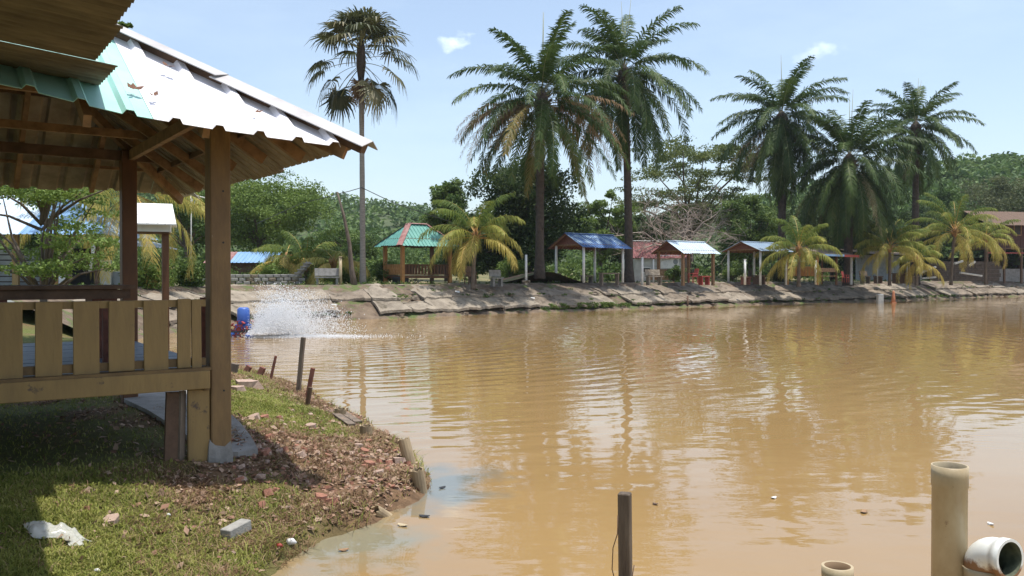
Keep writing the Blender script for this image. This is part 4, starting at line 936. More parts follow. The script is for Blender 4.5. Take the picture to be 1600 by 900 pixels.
# front face: white sheets near the corner, green beyond
roof_face(hut, H(OV, -OV, EZ), H(-LF - OV, -OV, EZ), sA_, runh(WF), SL, 0.71, BOX(.262, .032), .262, (M['sheet_white'], under), seed=3, ext=.012,
          dz=lambda w_: ezf_(WF - w_), pick=lambda k: M['sheet_white'] if k < 2 else M['sheet_green'])
roof_face(hut, H(OV, DP + OV, EZ + .03), H(OV, -OV, EZ), -fA, runh(DP + 2 * OV), SL, .78, BOX(.135, .022), .135, (M['sheet_white'], under), seed=4, ext=.03)
roof_face(hut, H(-LF - OV, DP + OV, EZ + .05), H(OV, DP + OV, EZ + .03), -sA_, runh(WF), SL, .8, BOX(.25, .03), .25, (M['sheet_green'], under), seed=5, ext=.03)
roof_face(hut, H(-LF - OV, -OV, EZ + .24), H(-LF - OV, DP + OV, EZ + .05), fA, runh(DP + 2 * OV), SL - .05, .8, BOX(.25, .03), .25, (M['sheet_green'], under), seed=6, ext=.03)
cap(hut, H(OV + .03, -OV - .03, EZ - .0), apexR + Vector((0, 0, .03)), .15, M['ridge_grey'], lift=.055, n=3, seed=2, name='hip_flashing')
cap(hut, H(OV + .03, DP + OV + .03, EZ), apexR, .13, M['ridge_grey'], lift=.06, n=3, name='hip_flashing')
cap(hut, apexR, apexL, .14, M['ridge_grey'], lift=.07, n=2)
hp_('hip_board', M['wood_dark'], lambda b: b.beam(H(OV, -OV, EZ + .0), apexR - Vector((0, 0, .0)), .09, .07))
# torn rusty corner under the flashing
hp_('eave_lining', M['wood_dark'], lambda b: b.beam(H(OV - .02, -OV + .02, EZ - .015), H(OV - .5, -OV + .5, EZ + .30), .05, .035))
# dry leaves lying on the roof
for k, (px, py, d_, lab) in enumerate(((262, 110, 5.75, 'clump of dry leaves high on the white roof sheet under the flashing'), (240, 157, 5.35, 'small dark dry leaf low on the white roof sheet near its green neighbour'),
                                     (398, 182, 5.6, 'small dark dry leaf on the white roof sheet nearest the corner'), (208, 147, 5.3, 'hand shaped dead leaf on the green roof sheet'))):
    d0 = vdir(px, py); n_ = (Vector((0, 0, 1)) - sA_ * SL * 1.0).normalized(); P0_ = H(0, -OV, EZ + float(np.interp(1.6, [0, 1.6], [0, .05])))
    P0_ = H(0, -OV, EZ + .06); t_ = (P0_ - Vector((0, 0, CH))).dot(n_) / d0.dot(n_); c_ = Vector((0, 0, CH)) + d0 * t_
    b = MB(); rs = random.Random(k)
    for q in range(4 + 2 * (k == 3)):
        a = rs.uniform(0, 6.28); e_ = sA_ * math.sin(a) + fA * math.cos(a) + Vector((0, 0, SL * math.sin(a) + .25)); e_.normalize(); l_ = rs.uniform(.025, .05) * (1.5 if k in (0, 3) else 1); x_ = e_.cross(n_).normalized() * l_ * .35
        b.add([c_ + n_ * .035, c_ + e_ * l_ * .5 + x_ + n_ * .035, c_ + e_ * l_ + n_ * .045, c_ + e_ * l_ * .5 - x_ + n_ * .035], [(0, 1, 2, 3)])
    b.build('dead_leaf', M['litter'], lab=lab, cat='leaf', org=tuple(c_), group='dead leaves lying on the hut roof')
# table on the deck
tb = thing('low_table', 'dark low timber table standing on the hut deck behind the railing', 'table', H(-1.6, 1.0, 1.35), RZ)
for k in range(4): b = MB(); b.box(H(-1.68, .72 + k * .16, 1.925), (2.5, .15, .028), mtx=rot); b.build('table_board', M['wood_dark'], tb)
b = MB(); b.box(H(-1.68, .70, 1.872), (2.44, .03, .07), mtx=rot); b.build('apron', M['wood_dark'], tb)
b = MB(); b.box(H(-1.68, 1.22, 1.872), (2.44, .03, .07), mtx=rot); b.build('apron', M['wood_dark'], tb)
for (f_, s_) in ((-.6, .73), (-1.32, .73), (-2.7, .73), (-.6, 1.19), (-2.7, 1.19)):
    b = MB(); b.box(H(f_, s_, 1.63), (.10, .05, .56), mtx=rot); b.build('leg', M['wood_red'], tb)

# ---------------- the roof we stand under ----------------
E0 = Vector((-2.70, 5.5, 3.18)); ny_ = -sA_
oh = thing('brown_shelter', 'brown corrugated roof corner of the nearest shelter, jutting in at the upper left', 'shelter', (-3.6, 3.0, .7), RZ)
def K(f, s, z): v = Vector((E0.x, E0.y, 0)) - fA * f - sA_ * s; return Vector((v.x, v.y, z))
roof_face(oh, K(0, 0, 3.2), K(0, 6.0, 3.2), -fA, lambda w_: 3.4, .085, .80, SIN(.077, .017), .077, (M['sheet_old'], M['sheet_old']), seed=8, ext=.01, trim=lambda k: .0 if k == 0 else -.14 + .03 * (k % 2))
for s_ in (.35, 2.6, 5.0):
    for f_ in (1.25, 3.1):
        p_ = K(f_, s_, 0); g_ = .4; b = MB(); b.box((p_.x, p_.y, (g_ + 3.2) / 2), (.11, .11, 3.2 - g_), mtx=rot); b.build('post', M['wood_dark'], oh)
for f_ in (1.25, 3.1): b = MB(); b.beam(K(f_, .1, 3.2 + f_ * .085 - .05), K(f_, 5.8, 3.2 + f_ * .085 - .05), .05, .08); b.build('wall_plate', M['wood_dark'], oh)

# the hut and the brown shelter were drawn a little small: set them to full size on their spots
HS = 1.21
for r_, l_ in [(hut, (-2.589, 7.502, .411)), (tb, None), (oh, None)] + [(o_, None) for o_ in bpy.data.objects if o_.name.startswith('dead_leaf')]:
    if l_ is None: q_ = r_.location; l_ = (q_.x * HS, q_.y * HS, q_.z * HS - .42)
    r_.location = l_; r_.scale = (HS, HS, HS)
AW = Vector((-2.589, 7.502, 0))

# ---------------- far shelters ----------------
fF = Vector((.79, .613, 0)).normalized(); sF = Vector((-.613, .79, 0)).normalized(); rF = Matrix.Rotation(math.atan2(fF.y, fF.x), 4, 'Z'); RF = math.atan2(fF.y, fF.x)
def reach(p, d, px): q = (px - 800) / F; return (p.x - q * p.y) / (q * d.y - d.x)
def loc_frame(p0, f=fF, s=sF): return lambda a, b_, z: Vector((p0.x + f.x * a + s.x * b_, p0.y + f.y * a + s.y * b_, z))
def gable(name, lab, pxs, d, y_eave, y_ridge, roof_m, post_m, ov=.42, floor=False, pr=.055, gab='wood', group='open shelters along the far bank', post_box=False, under_m='wood_red', pitch=.25):
    p0 = FG(pxs[0], d); Lx = reach(p0, fF, pxs[1]); Dx = reach(p0, sF, pxs[2]); Dx = max(1.8, min(Dx, 3.6)); q = loc_frame(p0); g = p0.z
    ze = zt(y_eave, d); zr = zt(y_ridge, d + .8) ; t = thing(name, lab, 'shelter', p0, RF, group)
    slope = (zr - ze) / (Dx / 2 + ov)
    for (a, b_) in ((0, 0), (Lx, 0), (0, Dx), (Lx, Dx)):
        b = MB(); tp_ = ze + ov * slope - .03
        if post_box: b.box(q(a, b_, (g - .2 + tp_) / 2), (pr * 2, pr * 2, tp_ - g + .2), mtx=rF)
        else: b.tube([q(a, b_, g - .2), q(a, b_, tp_)], pr, 8)
        b.build('post', M[post_m], t)
    for (a0, b0_, a1, b1_) in ((-ov * .6, 0, Lx + ov * .6, 0), (-ov * .6, Dx, Lx + ov * .6, Dx)):
        b = MB(); b.beam(q(a0, b0_, ze + ov * slope - .03), q(a1, b1_, ze + ov * slope - .03), .06, .1); b.build('wall_plate', M[gab], t)
    for a in (0, Lx):
        b = MB(); b.beam(q(a, 0, ze + ov * slope - .02), q(a, Dx, ze + ov * slope - .02), .05, .09); b.build('tie_beam', M[gab], t)
        b = MB(); z_ = ze + ov * slope; k = Dx / 2; b.add([q(a - .02, 0, z_), q(a - .02, Dx, z_), q(a - .02, k, zr - .07), q(a + .02, 0, z_), q(a + .02, Dx, z_), q(a + .02, k, zr - .07)], [(0, 2, 1), (3, 4, 5), (0, 1, 4, 3), (1, 2, 5, 4), (2, 0, 3, 5)])
        b.build('gable_board', M[under_m], t)
    for a in np.linspace(-ov + .1, Lx + ov - .1, 5):
        for sg in (0, 1):
            e_ = -ov + .08 if sg == 0 else Dx + ov - .08; b = MB(); b.beam(q(a, e_, ze + .08 * slope - .04), q(a, Dx / 2, zr - .05), .04, .06); b.build('rafter', M[gab], t)
    W_ = Lx + 2 * ov; rn = lambda w_: Dx / 2 + ov
    roof_face(t, q(-ov, -ov, ze), q(Lx + ov, -ov, ze), sF, rn, slope, .85, BOX(pitch, .03), pitch, (roof_m, M[under_m]), seed=int(d))
    roof_face(t, q(Lx + ov, Dx + ov, ze), q(-ov, Dx + ov, ze), -sF, rn, slope, .85, BOX(pitch, .03), pitch, (roof_m, M[under_m]), seed=int(d) + 1)
    cap(t, q(-ov, Dx / 2, zr), q(Lx + ov, Dx / 2, zr), .14, roof_m, lift=.05)
    return t, q, g, Lx, Dx, ze
sh1 = gable('open_shelter', 'open shelter with a dark blue streaked roof and white posts', (912, 973, 869), 54, 387, 364.5, M['blue_sheet'], 'white', pr=.085)
sh2 = gable('open_shelter', 'open shelter with a bright silvery white roof and brown posts, a red chair beneath', (1067, 1114, 1029), 59, 396, 376.5, M['silver'], 'wood', pr=.09, post_box=True)
sh3 = gable('open_shelter', 'open shelter with a grey blue roof and white posts left of a short palm', (1188, 1228, 1138), 63, 392.5, 377.5, M['greyblue'], 'white', pr=.09, ov=.4)

# green roofed gazebo
p0 = FG(629, 48.5); q = loc_frame(p0); g = p0.z; Lx = reach(p0, fF, 703); Dx = reach(p0, sF, 602); ze = zt(384, 48.5); ov = .5; rise = zt(349, 49.5) - ze
gz_ = thing('gazebo', 'green roofed wooden gazebo with maroon ridge caps and a picket railing on the far bank', 'gazebo', p0, RF)
RN = (Dx + 2 * ov) / 2; slp = rise / RN; W_ = Lx + 2 * ov
def gp(name, m, fn, **k): b = MB(); fn(b); return b.build(name, M[m], gz_, **k)
for (a, b_) in ((0, 0), (Lx, 0), (0, Dx), (Lx, Dx)):
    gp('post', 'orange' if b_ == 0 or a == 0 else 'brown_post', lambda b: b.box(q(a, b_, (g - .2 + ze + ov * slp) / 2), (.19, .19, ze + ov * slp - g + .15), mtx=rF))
for (a0, b0_, a1, b1_) in ((0, 0, Lx, 0), (0, Dx, Lx, Dx), (0, 0, 0, Dx), (Lx, 0, Lx, Dx)):
    gp('wall_plate', 'wood', lambda b: b.beam(q(a0, b0_, ze + ov * slp - .05), q(a1, b1_, ze + ov * slp - .05), .08, .12))
    gp('deck_beam', 'brown_post', lambda b: b.beam(q(a0, b0_, g + .42), q(a1, b1_, g + .42), .06, .14))
    if (b0_, b1_) != (Dx, Dx) or 1:
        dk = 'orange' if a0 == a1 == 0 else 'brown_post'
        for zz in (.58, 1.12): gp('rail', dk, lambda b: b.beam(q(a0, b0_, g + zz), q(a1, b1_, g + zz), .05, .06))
        n_ = int(math.hypot(a1 - a0, b1_ - b0_) / .21)
        for k in range(1, n_): u = k / n_; gp('picket', dk, lambda b: b.box(q(a0 + (a1 - a0) * u, b0_ + (b1_ - b0_) * u, g + .84), (.10 if a0 != a1 else .03, .03 if a0 != a1 else .17, .58), mtx=rF), org=q(a0 + (a1 - a0) * u, b0_ + (b1_ - b0_) * u, g + .55))
for k in range(int(Dx / .2)): gp('deck_board', 'wood_grey', lambda b: b.box(q(Lx / 2, .1 + k * .2, g + .51), (Lx - .05, .19, .03), mtx=rF), org=q(0, .1 + k * .2, g + .5))
rh = lambda W: (lambda w_: min(w_, W - w_, RN))
c00, c10, c11, c01 = q(-ov, -ov, ze), q(Lx + ov, -ov, ze), q(Lx + ov, Dx + ov, ze), q(-ov, Dx + ov, ze)
for k, (a, b_, iw, W0) in enumerate(((c00, c10, sF, W_), (c10, c11, -fF, Dx + 2 * ov), (c11, c01, -sF, W_), (c01, c00, fF, Dx + 2 * ov))):
    roof_face(gz_, a, b_, iw, rh(W0), slp, .85, BOX(.24, .035), .24, (M['gz_green'], M['wood_dark']), seed=k + 20)
aR, aL = q(Lx + ov - RN, -ov + RN, ze + rise), q(-ov + RN, -ov + RN, ze + rise)
for c_, a_ in ((c00, aL), (c01, aL), (c10, aR), (c11, aR)): cap(gz_, c_ + Vector((0, 0, .0)), a_, .17, M['maroon'], name='hip_cap', lift=.05, drop=.2)
cap(gz_, aL, aR, .17, M['maroon'], lift=.06)
b = MB(); b.box(q(.15, .5, g + .18), (.7, .8, .5), mtx=rF, ch=.05); b.build('storage_box', M['black'], lab='black box under the left side of the green roofed gazebo', cat='box')
# pinkish sacks / frames under the floor
b = MB(); rs = random.Random(4)
for k in range(16): c_ = q(rs.uniform(.3, Lx * .55), rs.uniform(1.0, 1.6), g + rs.uniform(.03, .3)); d_ = Vector((rs.uniform(-.35, .35), rs.uniform(-.2, .2), rs.uniform(-.2, .2))); b.beam(c_ - d_, c_ + d_, .05, .05)
b.build('scrap_frames', M['white'], lab='jumble of white and pink frames lying under the gazebo floor', cat='scrap', kind='stuff')

# small wooden hut with blue and red fascia
p0 = FG(1277, 65); q = loc_frame(p0); g = p0.z; Lx = reach(p0, fF, 1330); Dx = 2.6
t = thing('wooden_hut', 'small wooden hut with a flat roof edged blue and red, right of a short palm', 'hut', p0, RF); ze = zt(399, 65)
for (a, b_, m_) in ((0, 0, 'orange'), (Lx, 0, 'off_white'), (0, Dx, 'orange'), (Lx, Dx, 'brown_post'), (Lx * .55, 0, 'brown_post')):
    b = MB(); b.box(q(a, b_, (g - .2 + ze) / 2), (.13, .13, ze - g + .2), mtx=rF); b.build('post', M[m_], t)
roof_face(t, q(-.4, -.5, ze), q(Lx + .4, -.5, ze), sF, lambda w_: Dx + 1, .22, .9, SIN(.2, .03), .2, (M['wood_grey'], M['dark']), seed=31)
b = MB(); b.box(q(Lx * .28, -.55, ze + .02), (Lx * .62, .03, .16), mtx=rF); b.build('fascia', M['blue_plain'], t)
b = MB(); b.box(q(Lx * .82, -.55, ze + .0), (Lx * .44, .03, .18), mtx=rF); b.build('fascia', M['red_pl'], t, lab='red fascia strip')
for k in range(9): b = MB(); b.box(q(0, .15 + k * .28, g + .85), (.03, .24, .75), mtx=rF); b.build('wall_board', M['orange'], t)
for k in range(10): b = MB(); b.box(q(.15 + k * .24, Dx, g + .85), (.20, .03, .75), mtx=rF); b.build('wall_board', M['wood'], t)
b = MB(); b.box(q(Lx * .27, .1, g + .48), (Lx * .5, .5, .06), mtx=rF); b.build('bench_seat', M['wood'], t)
b = MB(); b.box(q(Lx * .27, .0, g + .95), (Lx * .5, .04, .3), mtx=rF); b.build('bench_back', M['wood'], t)

# red roofed house behind
p0 = FG(991, 68); q = loc_frame(p0, Vector((1, .12, 0)).normalized(), Vector((-.12, 1, 0)).normalized()); rH = Matrix.Rotation(math.atan2(.12, 1), 4, 'Z'); g = p0.z
t = thing('small_house', 'small white walled house with a dull red roof behind the silver roofed shelter', 'house', p0, math.atan2(.12, 1)); Lx = 4.1; Dx = 3.5
ze = zt(404, 68); zr = zt(377, 70)
b = MB(); z0 = g - .3
b.box(q(Lx / 2, 0, (z0 + ze) / 2), (Lx, .12, ze - z0), mtx=rH); b.box(q(Lx / 2, Dx, (z0 + ze) / 2), (Lx, .12, ze - z0), mtx=rH); b.box(q(.06, Dx / 2, (z0 + ze) / 2), (.12, Dx - .13, ze - z0), mtx=rH); b.box(q(Lx - .06, Dx / 2, (z0 + ze) / 2), (.12, Dx - .13, ze - z0), mtx=rH); b.build('wall', M['off_white'], t)
b = MB(); b.box(q(1.0, -.065, zt(422, 68)), (.5, .05, .34), mtx=rH); w_ = b.build('window', M['dark'], t)
b = MB(); b.box(q(1.0, -.1, zt(422, 68) + .2), (.62, .04, .06), mtx=rH); b.box(q(1.0, -.1, zt(422, 68) - .2), (.62, .04, .06), mtx=rH); b.build('frame', M['white'], w_)
b = MB(); b.box(q(2.85, -.1, zt(409, 68)), (1.6, .05, 1.05), mtx=rH); pn = b.build('panel', M['white'], t)
b = MB(); c_ = q(3.35, -.13, zt(409, 68)); b.tube([c_, c_ - Vector((0, .02, 0))], .2, 16); b.build('round_emblem', M['grey_panel'], pn)
b = MB(); b.box(q(2.4, -.12, zt(429, 68)), (2.6, .08, .85), mtx=rH); b.build('dado', M['wood'], t)
b = MB(); b.box(q(3.3, -.18, zt(428, 68)), (.5, .05, .8), mtx=rH); b.build('door', M['grey_panel'], t)
for iw, a, b_ in ((Vector((-.12, 1, 0)).normalized(), q(-.3, -.4, ze), q(Lx + .3, -.4, ze)), (-Vector((-.12, 1, 0)).normalized(), q(Lx + .3, Dx + .4, ze), q(-.3, Dx + .4, ze))):
    roof_face(t, a, b_, iw, lambda w_: Dx / 2 + .4, (zr - ze) / (Dx / 2 + .4), 1.0, SIN(.24, .05), .24, (M['red_tile'], M['dark']), seed=41)
cap(t, q(-.3, Dx / 2, zr), q(Lx + .3, Dx / 2, zr), .16, M['off_white'], lift=.06)

# grey shed under the oil palms, right
p0 = FG(1337, 82); q = loc_frame(p0); g = p0.z; Lx = 8.2
t = thing('grey_shed', 'low grey walled shed in deep shade behind the orange tinged palm', 'shed', p0, RF); ze = zt(397, 82)
for k in range(8): b = MB(); b.box(q(Lx * (k + .5) / 8, 0, (g + ze) / 2 - .1), (Lx / 8 - .02, .05, ze - g + .1), mtx=rF); b.build('wall_panel', M['grey_panel'], t)
for k in range(4): b = MB(); b.box(q(Lx * k / 3, -2.2, (g + ze) / 2 - .1), (.1, .1, ze - g), mtx=rF); b.build('post', M['off_white'], t)
roof_face(t, q(-.4, -2.5, ze - .1), q(Lx + .4, -2.5, ze - .1), sF, lambda w_: 5.0, .14, 1.0, SIN(.25, .04), .25, (M['wood_grey'], M['dark']), seed=42)

# dark red stilt house at the right edge
p0 = FG(1542, 90); p0.z = 1.65; q = loc_frame(p0, Vector((1, .25, 0)).normalized(), Vector((-.25, 1, 0)).normalized()); rS = Matrix.Rotation(math.atan2(.25, 1), 4, 'Z'); g = p0.z
t = thing('stilt_house', 'dark red boarded house raised on posts at the right edge of the picture', 'house', p0, math.atan2(.25, 1)); Lx = 9; Dx = 5
zf, zw, zr = zt(387, 90), zt(349, 90), zt(327, 90)
for a in (0, 2.2, 4.4, 6.6, 9):
    for b_ in (0, Dx): b = MB(); b.box(q(a, b_, (g - .3 + zf) / 2), (.18, .18, zf - g + .3), mtx=rS); b.build('post', M['wood_dark'], t)
b = MB(); b.box(q(Lx / 2, Dx / 2, zf - .06), (Lx + .3, Dx + .3, .14), mtx=rS); b.build('floor', M['wood_dark'], t)
for k in range(15): b = MB(); b.box(q(.3 + k * .6, 0, (zf + zw) / 2 + .02), (.585, .08 + .02 * (k % 2), zw - zf - .02), mtx=rS); b.build('wall_board', M['redbrown'], t)
b = MB(); b.box(q(Lx / 2, Dx, (zf + zw) / 2), (Lx, .1, zw - zf), mtx=rS); b.box(q(0, Dx / 2, (zf + zw) / 2), (.1, Dx - .2, zw - zf), mtx=rS); b.box(q(Lx, Dx / 2, (zf + zw) / 2), (.1, Dx - .2, zw - zf), mtx=rS); b.build('wall', M['redbrown'], t)
b = MB(); b.box(q(3.75, -.09, zt(358, 90)), (.8, .05, 1.15), mtx=rS); w_ = b.build('window', M['dark'], t)
b = MB()
for a in (3.3, 4.2): b.box(q(a, -.13, zt(358, 90)), (.1, .05, 1.2), mtx=rS)
for z_ in (-.6, .6): b.box(q(3.75, -.13, zt(358, 90) + z_), (1.0, .05, .1), mtx=rS)
b.build('frame', M['wood'], w_)
sS = Vector((-.25, 1, 0)).normalized()
for iw, a, b_ in ((sS, q(-.8, -1.2, zw - .25), q(Lx + .8, -1.2, zw - .25)), (-sS, q(Lx + .8, Dx + 1.2, zw - .25), q(-.8, Dx + 1.2, zw - .25))):
    roof_face(t, a, b_, iw, lambda w_: Dx / 2 + 1.2, (zr - zw + .25) / (Dx / 2 + 1.2), 1.1, SIN(.25, .04), .25, (M['wood_dark'], M['dark']), seed=43)
b = MB(); b.beam(q(0, -.1, zt(395, 90)), q(Lx, -.1, zt(395, 90)), .06, .12); b.build('rail', M['red_pl'], t)
b = MB(); b.box(q(4.6, 1.2, g + .5), (9, .3, 1.5), mtx=rS); b.build('base_wall', M['conc_grey'], t)

# low brown wall and pale timbers at right
p0 = FG(1452, 86); q = loc_frame(p0, Vector((1, .1, 0)), Vector((-.1, 1, 0))); g = p0.z
t = thing('low_wall', 'low brown block wall running behind the bushy palm to the red house', 'wall', p0)
n_ = 12
for r_ in range(5):
    for k in range(n_): 
        b = MB(); b.box(q((k + .5 + .25 * (r_ % 2)) * .62, 0, g + .2 + r_ * .4), (.60, .2 + .015 * ((k + r_) % 2), .385)); b.build('block', M['bark_dark'], t, org=q((k + .5) * .62, 0, g + r_ * .4))
for i, (x0, y0, x1, y1, lab) in enumerate(((1437, 427, 1462, 417, 'pale timber pole leaning up to the right near the water, left of the bushy palm'), (1491, 412, 1504, 408, 'short pale pole end propped right of the bushy palm trunk'), (1515, 415, 1523, 409, 'small pale stick propped before the low brown wall'),
                                         (1440, 435, 1462, 433, 'pale slab lying on the bank left of the bushy palm'), (1500, 426, 1534, 431, 'long pale boat shaped timber lying before the low wall'))):
    d_ = 74; b = MB(); b.beam(P(x0, y0, d_), P(x1, y1, d_ + .6), .16, .14); b.build('timber_pole', M['off_white'], lab=lab, cat='timber', group='pale timbers lying on the right bank', org=tuple(P(x0, y0, d_)))

# ---------------- left side beyond the hut ----------------
d_ = 34; X0 = (-60 - 800) / F * d_; zg = gh(X0 + 3, d_) if 0 else 1.45
t = thing('roadside_shed', 'open shed with blue and silver hipped roof and odd coloured panels at far left', 'shed', (X0, d_, zg))
def W3(px, z, dd=0): return Vector(((px - 800) / F * (d_ + dd), d_ + dd, z))
zE = zt(367, d_)
L0, L1 = W3(-160, 0).x, W3(163, 0).x
roof_face(t, (L0, d_ - .5, zE), (L1, d_ - .5, zE), (0, 1, 0), lambda w_: min(2.9, L1 - L0 - w_ + .05), .62, .85, BOX(.25, .03), .25, (M['silver'], M['wood_dark']), seed=51, pick=lambda k: M['blue_plain'] if k > 5 or k in (1, 2) else M['silver'])
roof_face(t, (L1, d_ - .5, zE), (L1, d_ + 5.3, zE), (-1, 0, 0), lambda w_: min(2.9, w_, 5.8 - w_), .62, .85, BOX(.25, .03), .25, (M['blue_plain'], M['wood_dark']), seed=52)
roof_face(t, (L1 + .95, d_ + .2, zE - .42), (L1 + .95, d_ + 5, zE - .42), (-1, 0, 0), lambda w_: 1.1, .3, .85, BOX(.25, .03), .25, (M['greyblue'], M['dark']), seed=53)
for px in (25, 66, 106, 152, -60): b = MB(); b.box(W3(px, (zg - .2 + zE) / 2 + .1, .3), (.24 if px < 30 else .14, .14, zE - zg + .3)); b.build('post', M['yellow' if px < 30 else 'wood_dark'], t)
for k in range(7):
    b = MB(); b.box(W3(5, zg + .25 + k * .22, .7), (3.4, .03, .17), mtx=Matrix.Rotation(.35, 4, 'X')); b.build('louvre', M['grey_panel'], t)
for (a_, c_, y0, y1, m_, dd) in ((75, 91, 414, 449, 'orange', .35), (92, 103, 414, 449, 'white', .3), (153, 174, 406, 449, 'off_white', .4), (172, 190, 424, 446, 'grey_panel', .6), (108, 150, 385, 450, 'dark', 2.5), (-60, 70, 385, 450, 'dark', 3)):  # near-black panels at the back imitate the shade inside the open bays
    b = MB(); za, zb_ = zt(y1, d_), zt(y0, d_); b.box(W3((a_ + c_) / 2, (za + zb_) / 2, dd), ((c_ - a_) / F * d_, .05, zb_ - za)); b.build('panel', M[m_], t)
b = MB(); b.tube([W3(147, zt(381, d_), 0), W3(145, zt(400, d_), 0), W3(141, zt(424, d_), 0)], [.09, .05, .07], 6); b.build('hanging_rag', M['white'], lab='white rag hanging from the left shed eave', cat='rag', org=tuple(W3(147, zt(381, d_))))

# white birdhouse on a post
p0 = Vector(((258.5 - 800) / F * 13, 13, gh((258.5 - 800) / F * 13, 13))); t = thing('birdhouse', 'white gable roofed box on a tall brown post behind the hut', 'box on post', p0)
b = MB(); b.box((p0.x, 13, (p0.z - .2 + zt(364, 13)) / 2), (.095, .095, zt(364, 13) - p0.z + .2), rz=.5); b.build('post', M['brown_post'], t)
zb_, zt_, zr_ = zt(363, 13), zt(350, 13), zt(318, 13); rb = Matrix.Rotation(.36, 4, 'Z'); cxb = (240 - 800) / F * 13
b = MB(); b.box((cxb, 13, (zb_ + zt_) / 2), (.50, .44, zt_ - zb_), mtx=rb); b.build('body', M['white'], t)
b = MB(); b.box((cxb, 13, zb_ - .012), (.46, .40, .02), mtx=rb); b.build('base_board', M['wood_dark'], t)
b = MB()
for sg in (-1, 1):
    V = [rb @ Vector((x_, sg * y_, z_)) + Vector((cxb, 13, 0)) for (x_, y_, z_) in ((-.33, .34, zt_ - .01), (.33, .34, zt_ - .01), (.27, 0, zr_), (-.27, 0, zr_))]
    V += [v - Vector((0, 0, .02)) for v in V]; b.add(V, [(0, 1, 2, 3), (7, 6, 5, 4), (0, 4, 5, 1), (1, 5, 6, 2), (3, 2, 6, 7), (0, 3, 7, 4)])
M['specked'] = mat('white_flaking_roof', (.78, .78, .76), .5, spots=((.10, .09, .08), 30, .57)); b.build('roof', M['specked'], t)

# blue and red roof beyond the left bank
p0 = Vector(((322 - 800) / F * 52, 52, 1.7)); t = thing('low_building', 'low building with a faded blue and red sheet roof left of the yellow palms', 'building', p0)
x0 = (322 - 800) / F * 52; xm = (362 - 800) / F * 52; x1 = (432 - 800) / F * 52; ze, zr = zt(411, 52), zt(394, 53.5)
roof_face(t, (x0, 51.5, ze), (xm, 51.5, ze), (0, 1, 0), lambda w_: 1.7, (zr - ze) / 1.7, .9, BOX(.25, .03), .25, (M['maroon'], M['dark']), seed=61)
roof_face(t, (xm, 51.5, ze), (x1, 51.5, ze), (0, 1, 0), lambda w_: 1.7, (zr - ze) / 1.7, .9, BOX(.25, .03), .25, (M['blue_plain'], M['dark']), seed=62)
roof_face(t, (x1, 54.9, ze), (x0, 54.9, ze), (0, -1, 0), lambda w_: 1.7, (zr - ze) / 1.7, .9, BOX(.25, .03), .25, (M['blue_plain'], M['dark']), seed=63)
b = MB(); b.box(((x0 + x1) / 2, 52, (1.4 + ze) / 2), (x1 - x0 - .4, .1, ze - 1.4)); b.box(((x0 + x1) / 2, 54.6, (1.4 + ze) / 2), (x1 - x0 - .4, .1, ze - 1.4)); b.box((x1 - .25, 53.3, (1.4 + ze) / 2), (.1, 2.5, ze - 1.4)); b.build('wall', M['wood_dark'], t)

# antenna
p0 = Vector(((298 - 800) / F * 40, 40, 1.6)); t = thing('aerial', 'white metal television aerial on a thin pole behind the hut eave', 'aerial', p0)
b = MB(); b.tube([p0, P(299, 305, 40)], .03, 5); b.build('pole', M['off_white'], t)
b = MB(); b.tube([P(298, 326, 40), P(301, 312, 40), P(308, 306, 40), P(320, 309, 40)], .028, 5); b.tube([P(301, 325, 40), P(305, 314, 40), P(312, 310, 40)], .02, 5); b.tube([P(298, 305, 40), P(299, 326, 40)], .03, 5); b.build('antenna_arm', M['white'], t)

# low rubble wall on the left bank
def rubble_wall(lab, x0, x1, d0, d1, h, n, seed):
    rs = random.Random(seed); a = Vector(((x0 - 800) / F * d0, d0, 0)); c = Vector(((x1 - 800) / F * d1, d1, 0)); t = thing('stone_wall', lab, 'wall', (a.x, a.y, fz(a.x, a.y)))
    for r_ in range(3):
        for k in range(n):
            u = (k + .5 + .4 * (r_ % 2)) / n; p = a.lerp(c, u); g = fz(p.x, p.y); wl = (c - a).length / n
            b = MB(); b.box((p.x, p.y + rs.uniform(-.03, .03), g + (r_ + .5) * h / 3), (wl * rs.uniform(.86, .97), .3, h / 3 * .94), rz=math.atan2(c.y - a.y, c.x - a.x) + rs.uniform(-.04, .04), ch=.03); b.build('stone', M['conc_grey' if rs.random() < .7 else 'conc'], t, org=(p.x, p.y, g))
rubble_wall('low grey block wall on the left bank behind the water spray', 305, 472, 43.5, 46, .55, 14, 3)

# ---------------- furniture on the far bank ----------------
def bench(lab, px, d, w_, rz=0, m='conc_grey', back=True, h=.45, name='bench', cat='bench', group=None, dp=.45, sx=0, slat=0):
    p = FG(px, d); t = thing(name, lab, cat, p, rz, group); R_ = Matrix.Rotation(rz, 4, 'Z')
    def bx(nm, c, dd, tl=0): b = MB(); b.box(c, dd, mtx=Matrix.Rotation(tl, 4, 'X')); b.build(nm, M[m], t, world=False)
    bx('seat', (0, 0, h), (w_, dp, .08))
    if back: bx('backrest', (0, dp / 2 - .0, h + .27), (w_, .07, .40), -.22)
    for sg in (-1, 1): bx('leg', (sg * (w_ / 2 - .12), 0, h / 2 - .1), (.12, dp * .8, h + .1))
    return t
bench('weathered grey concrete bench beside the leaning bare trunk', 511, 44.5, 1.25, .25, h=.42)
bench('small grey concrete bench right of the palm by the green gazebo', 776, 49.5, .75, .5, h=.34)
bench('grey backless bench under the left end of the dark blue roof', 866, 56, .8, .6, m='wood_grey', back=False)
bench('long grey plank bench under the dark blue roof', 952, 55.5, 1.6, .6, m='wood_grey', back=False, h=.62, dp=.35)
bench('second grey backless bench in the shade under the dark blue roof', 917, 57, .9, .6, m='wood_grey', back=False, h=.5)
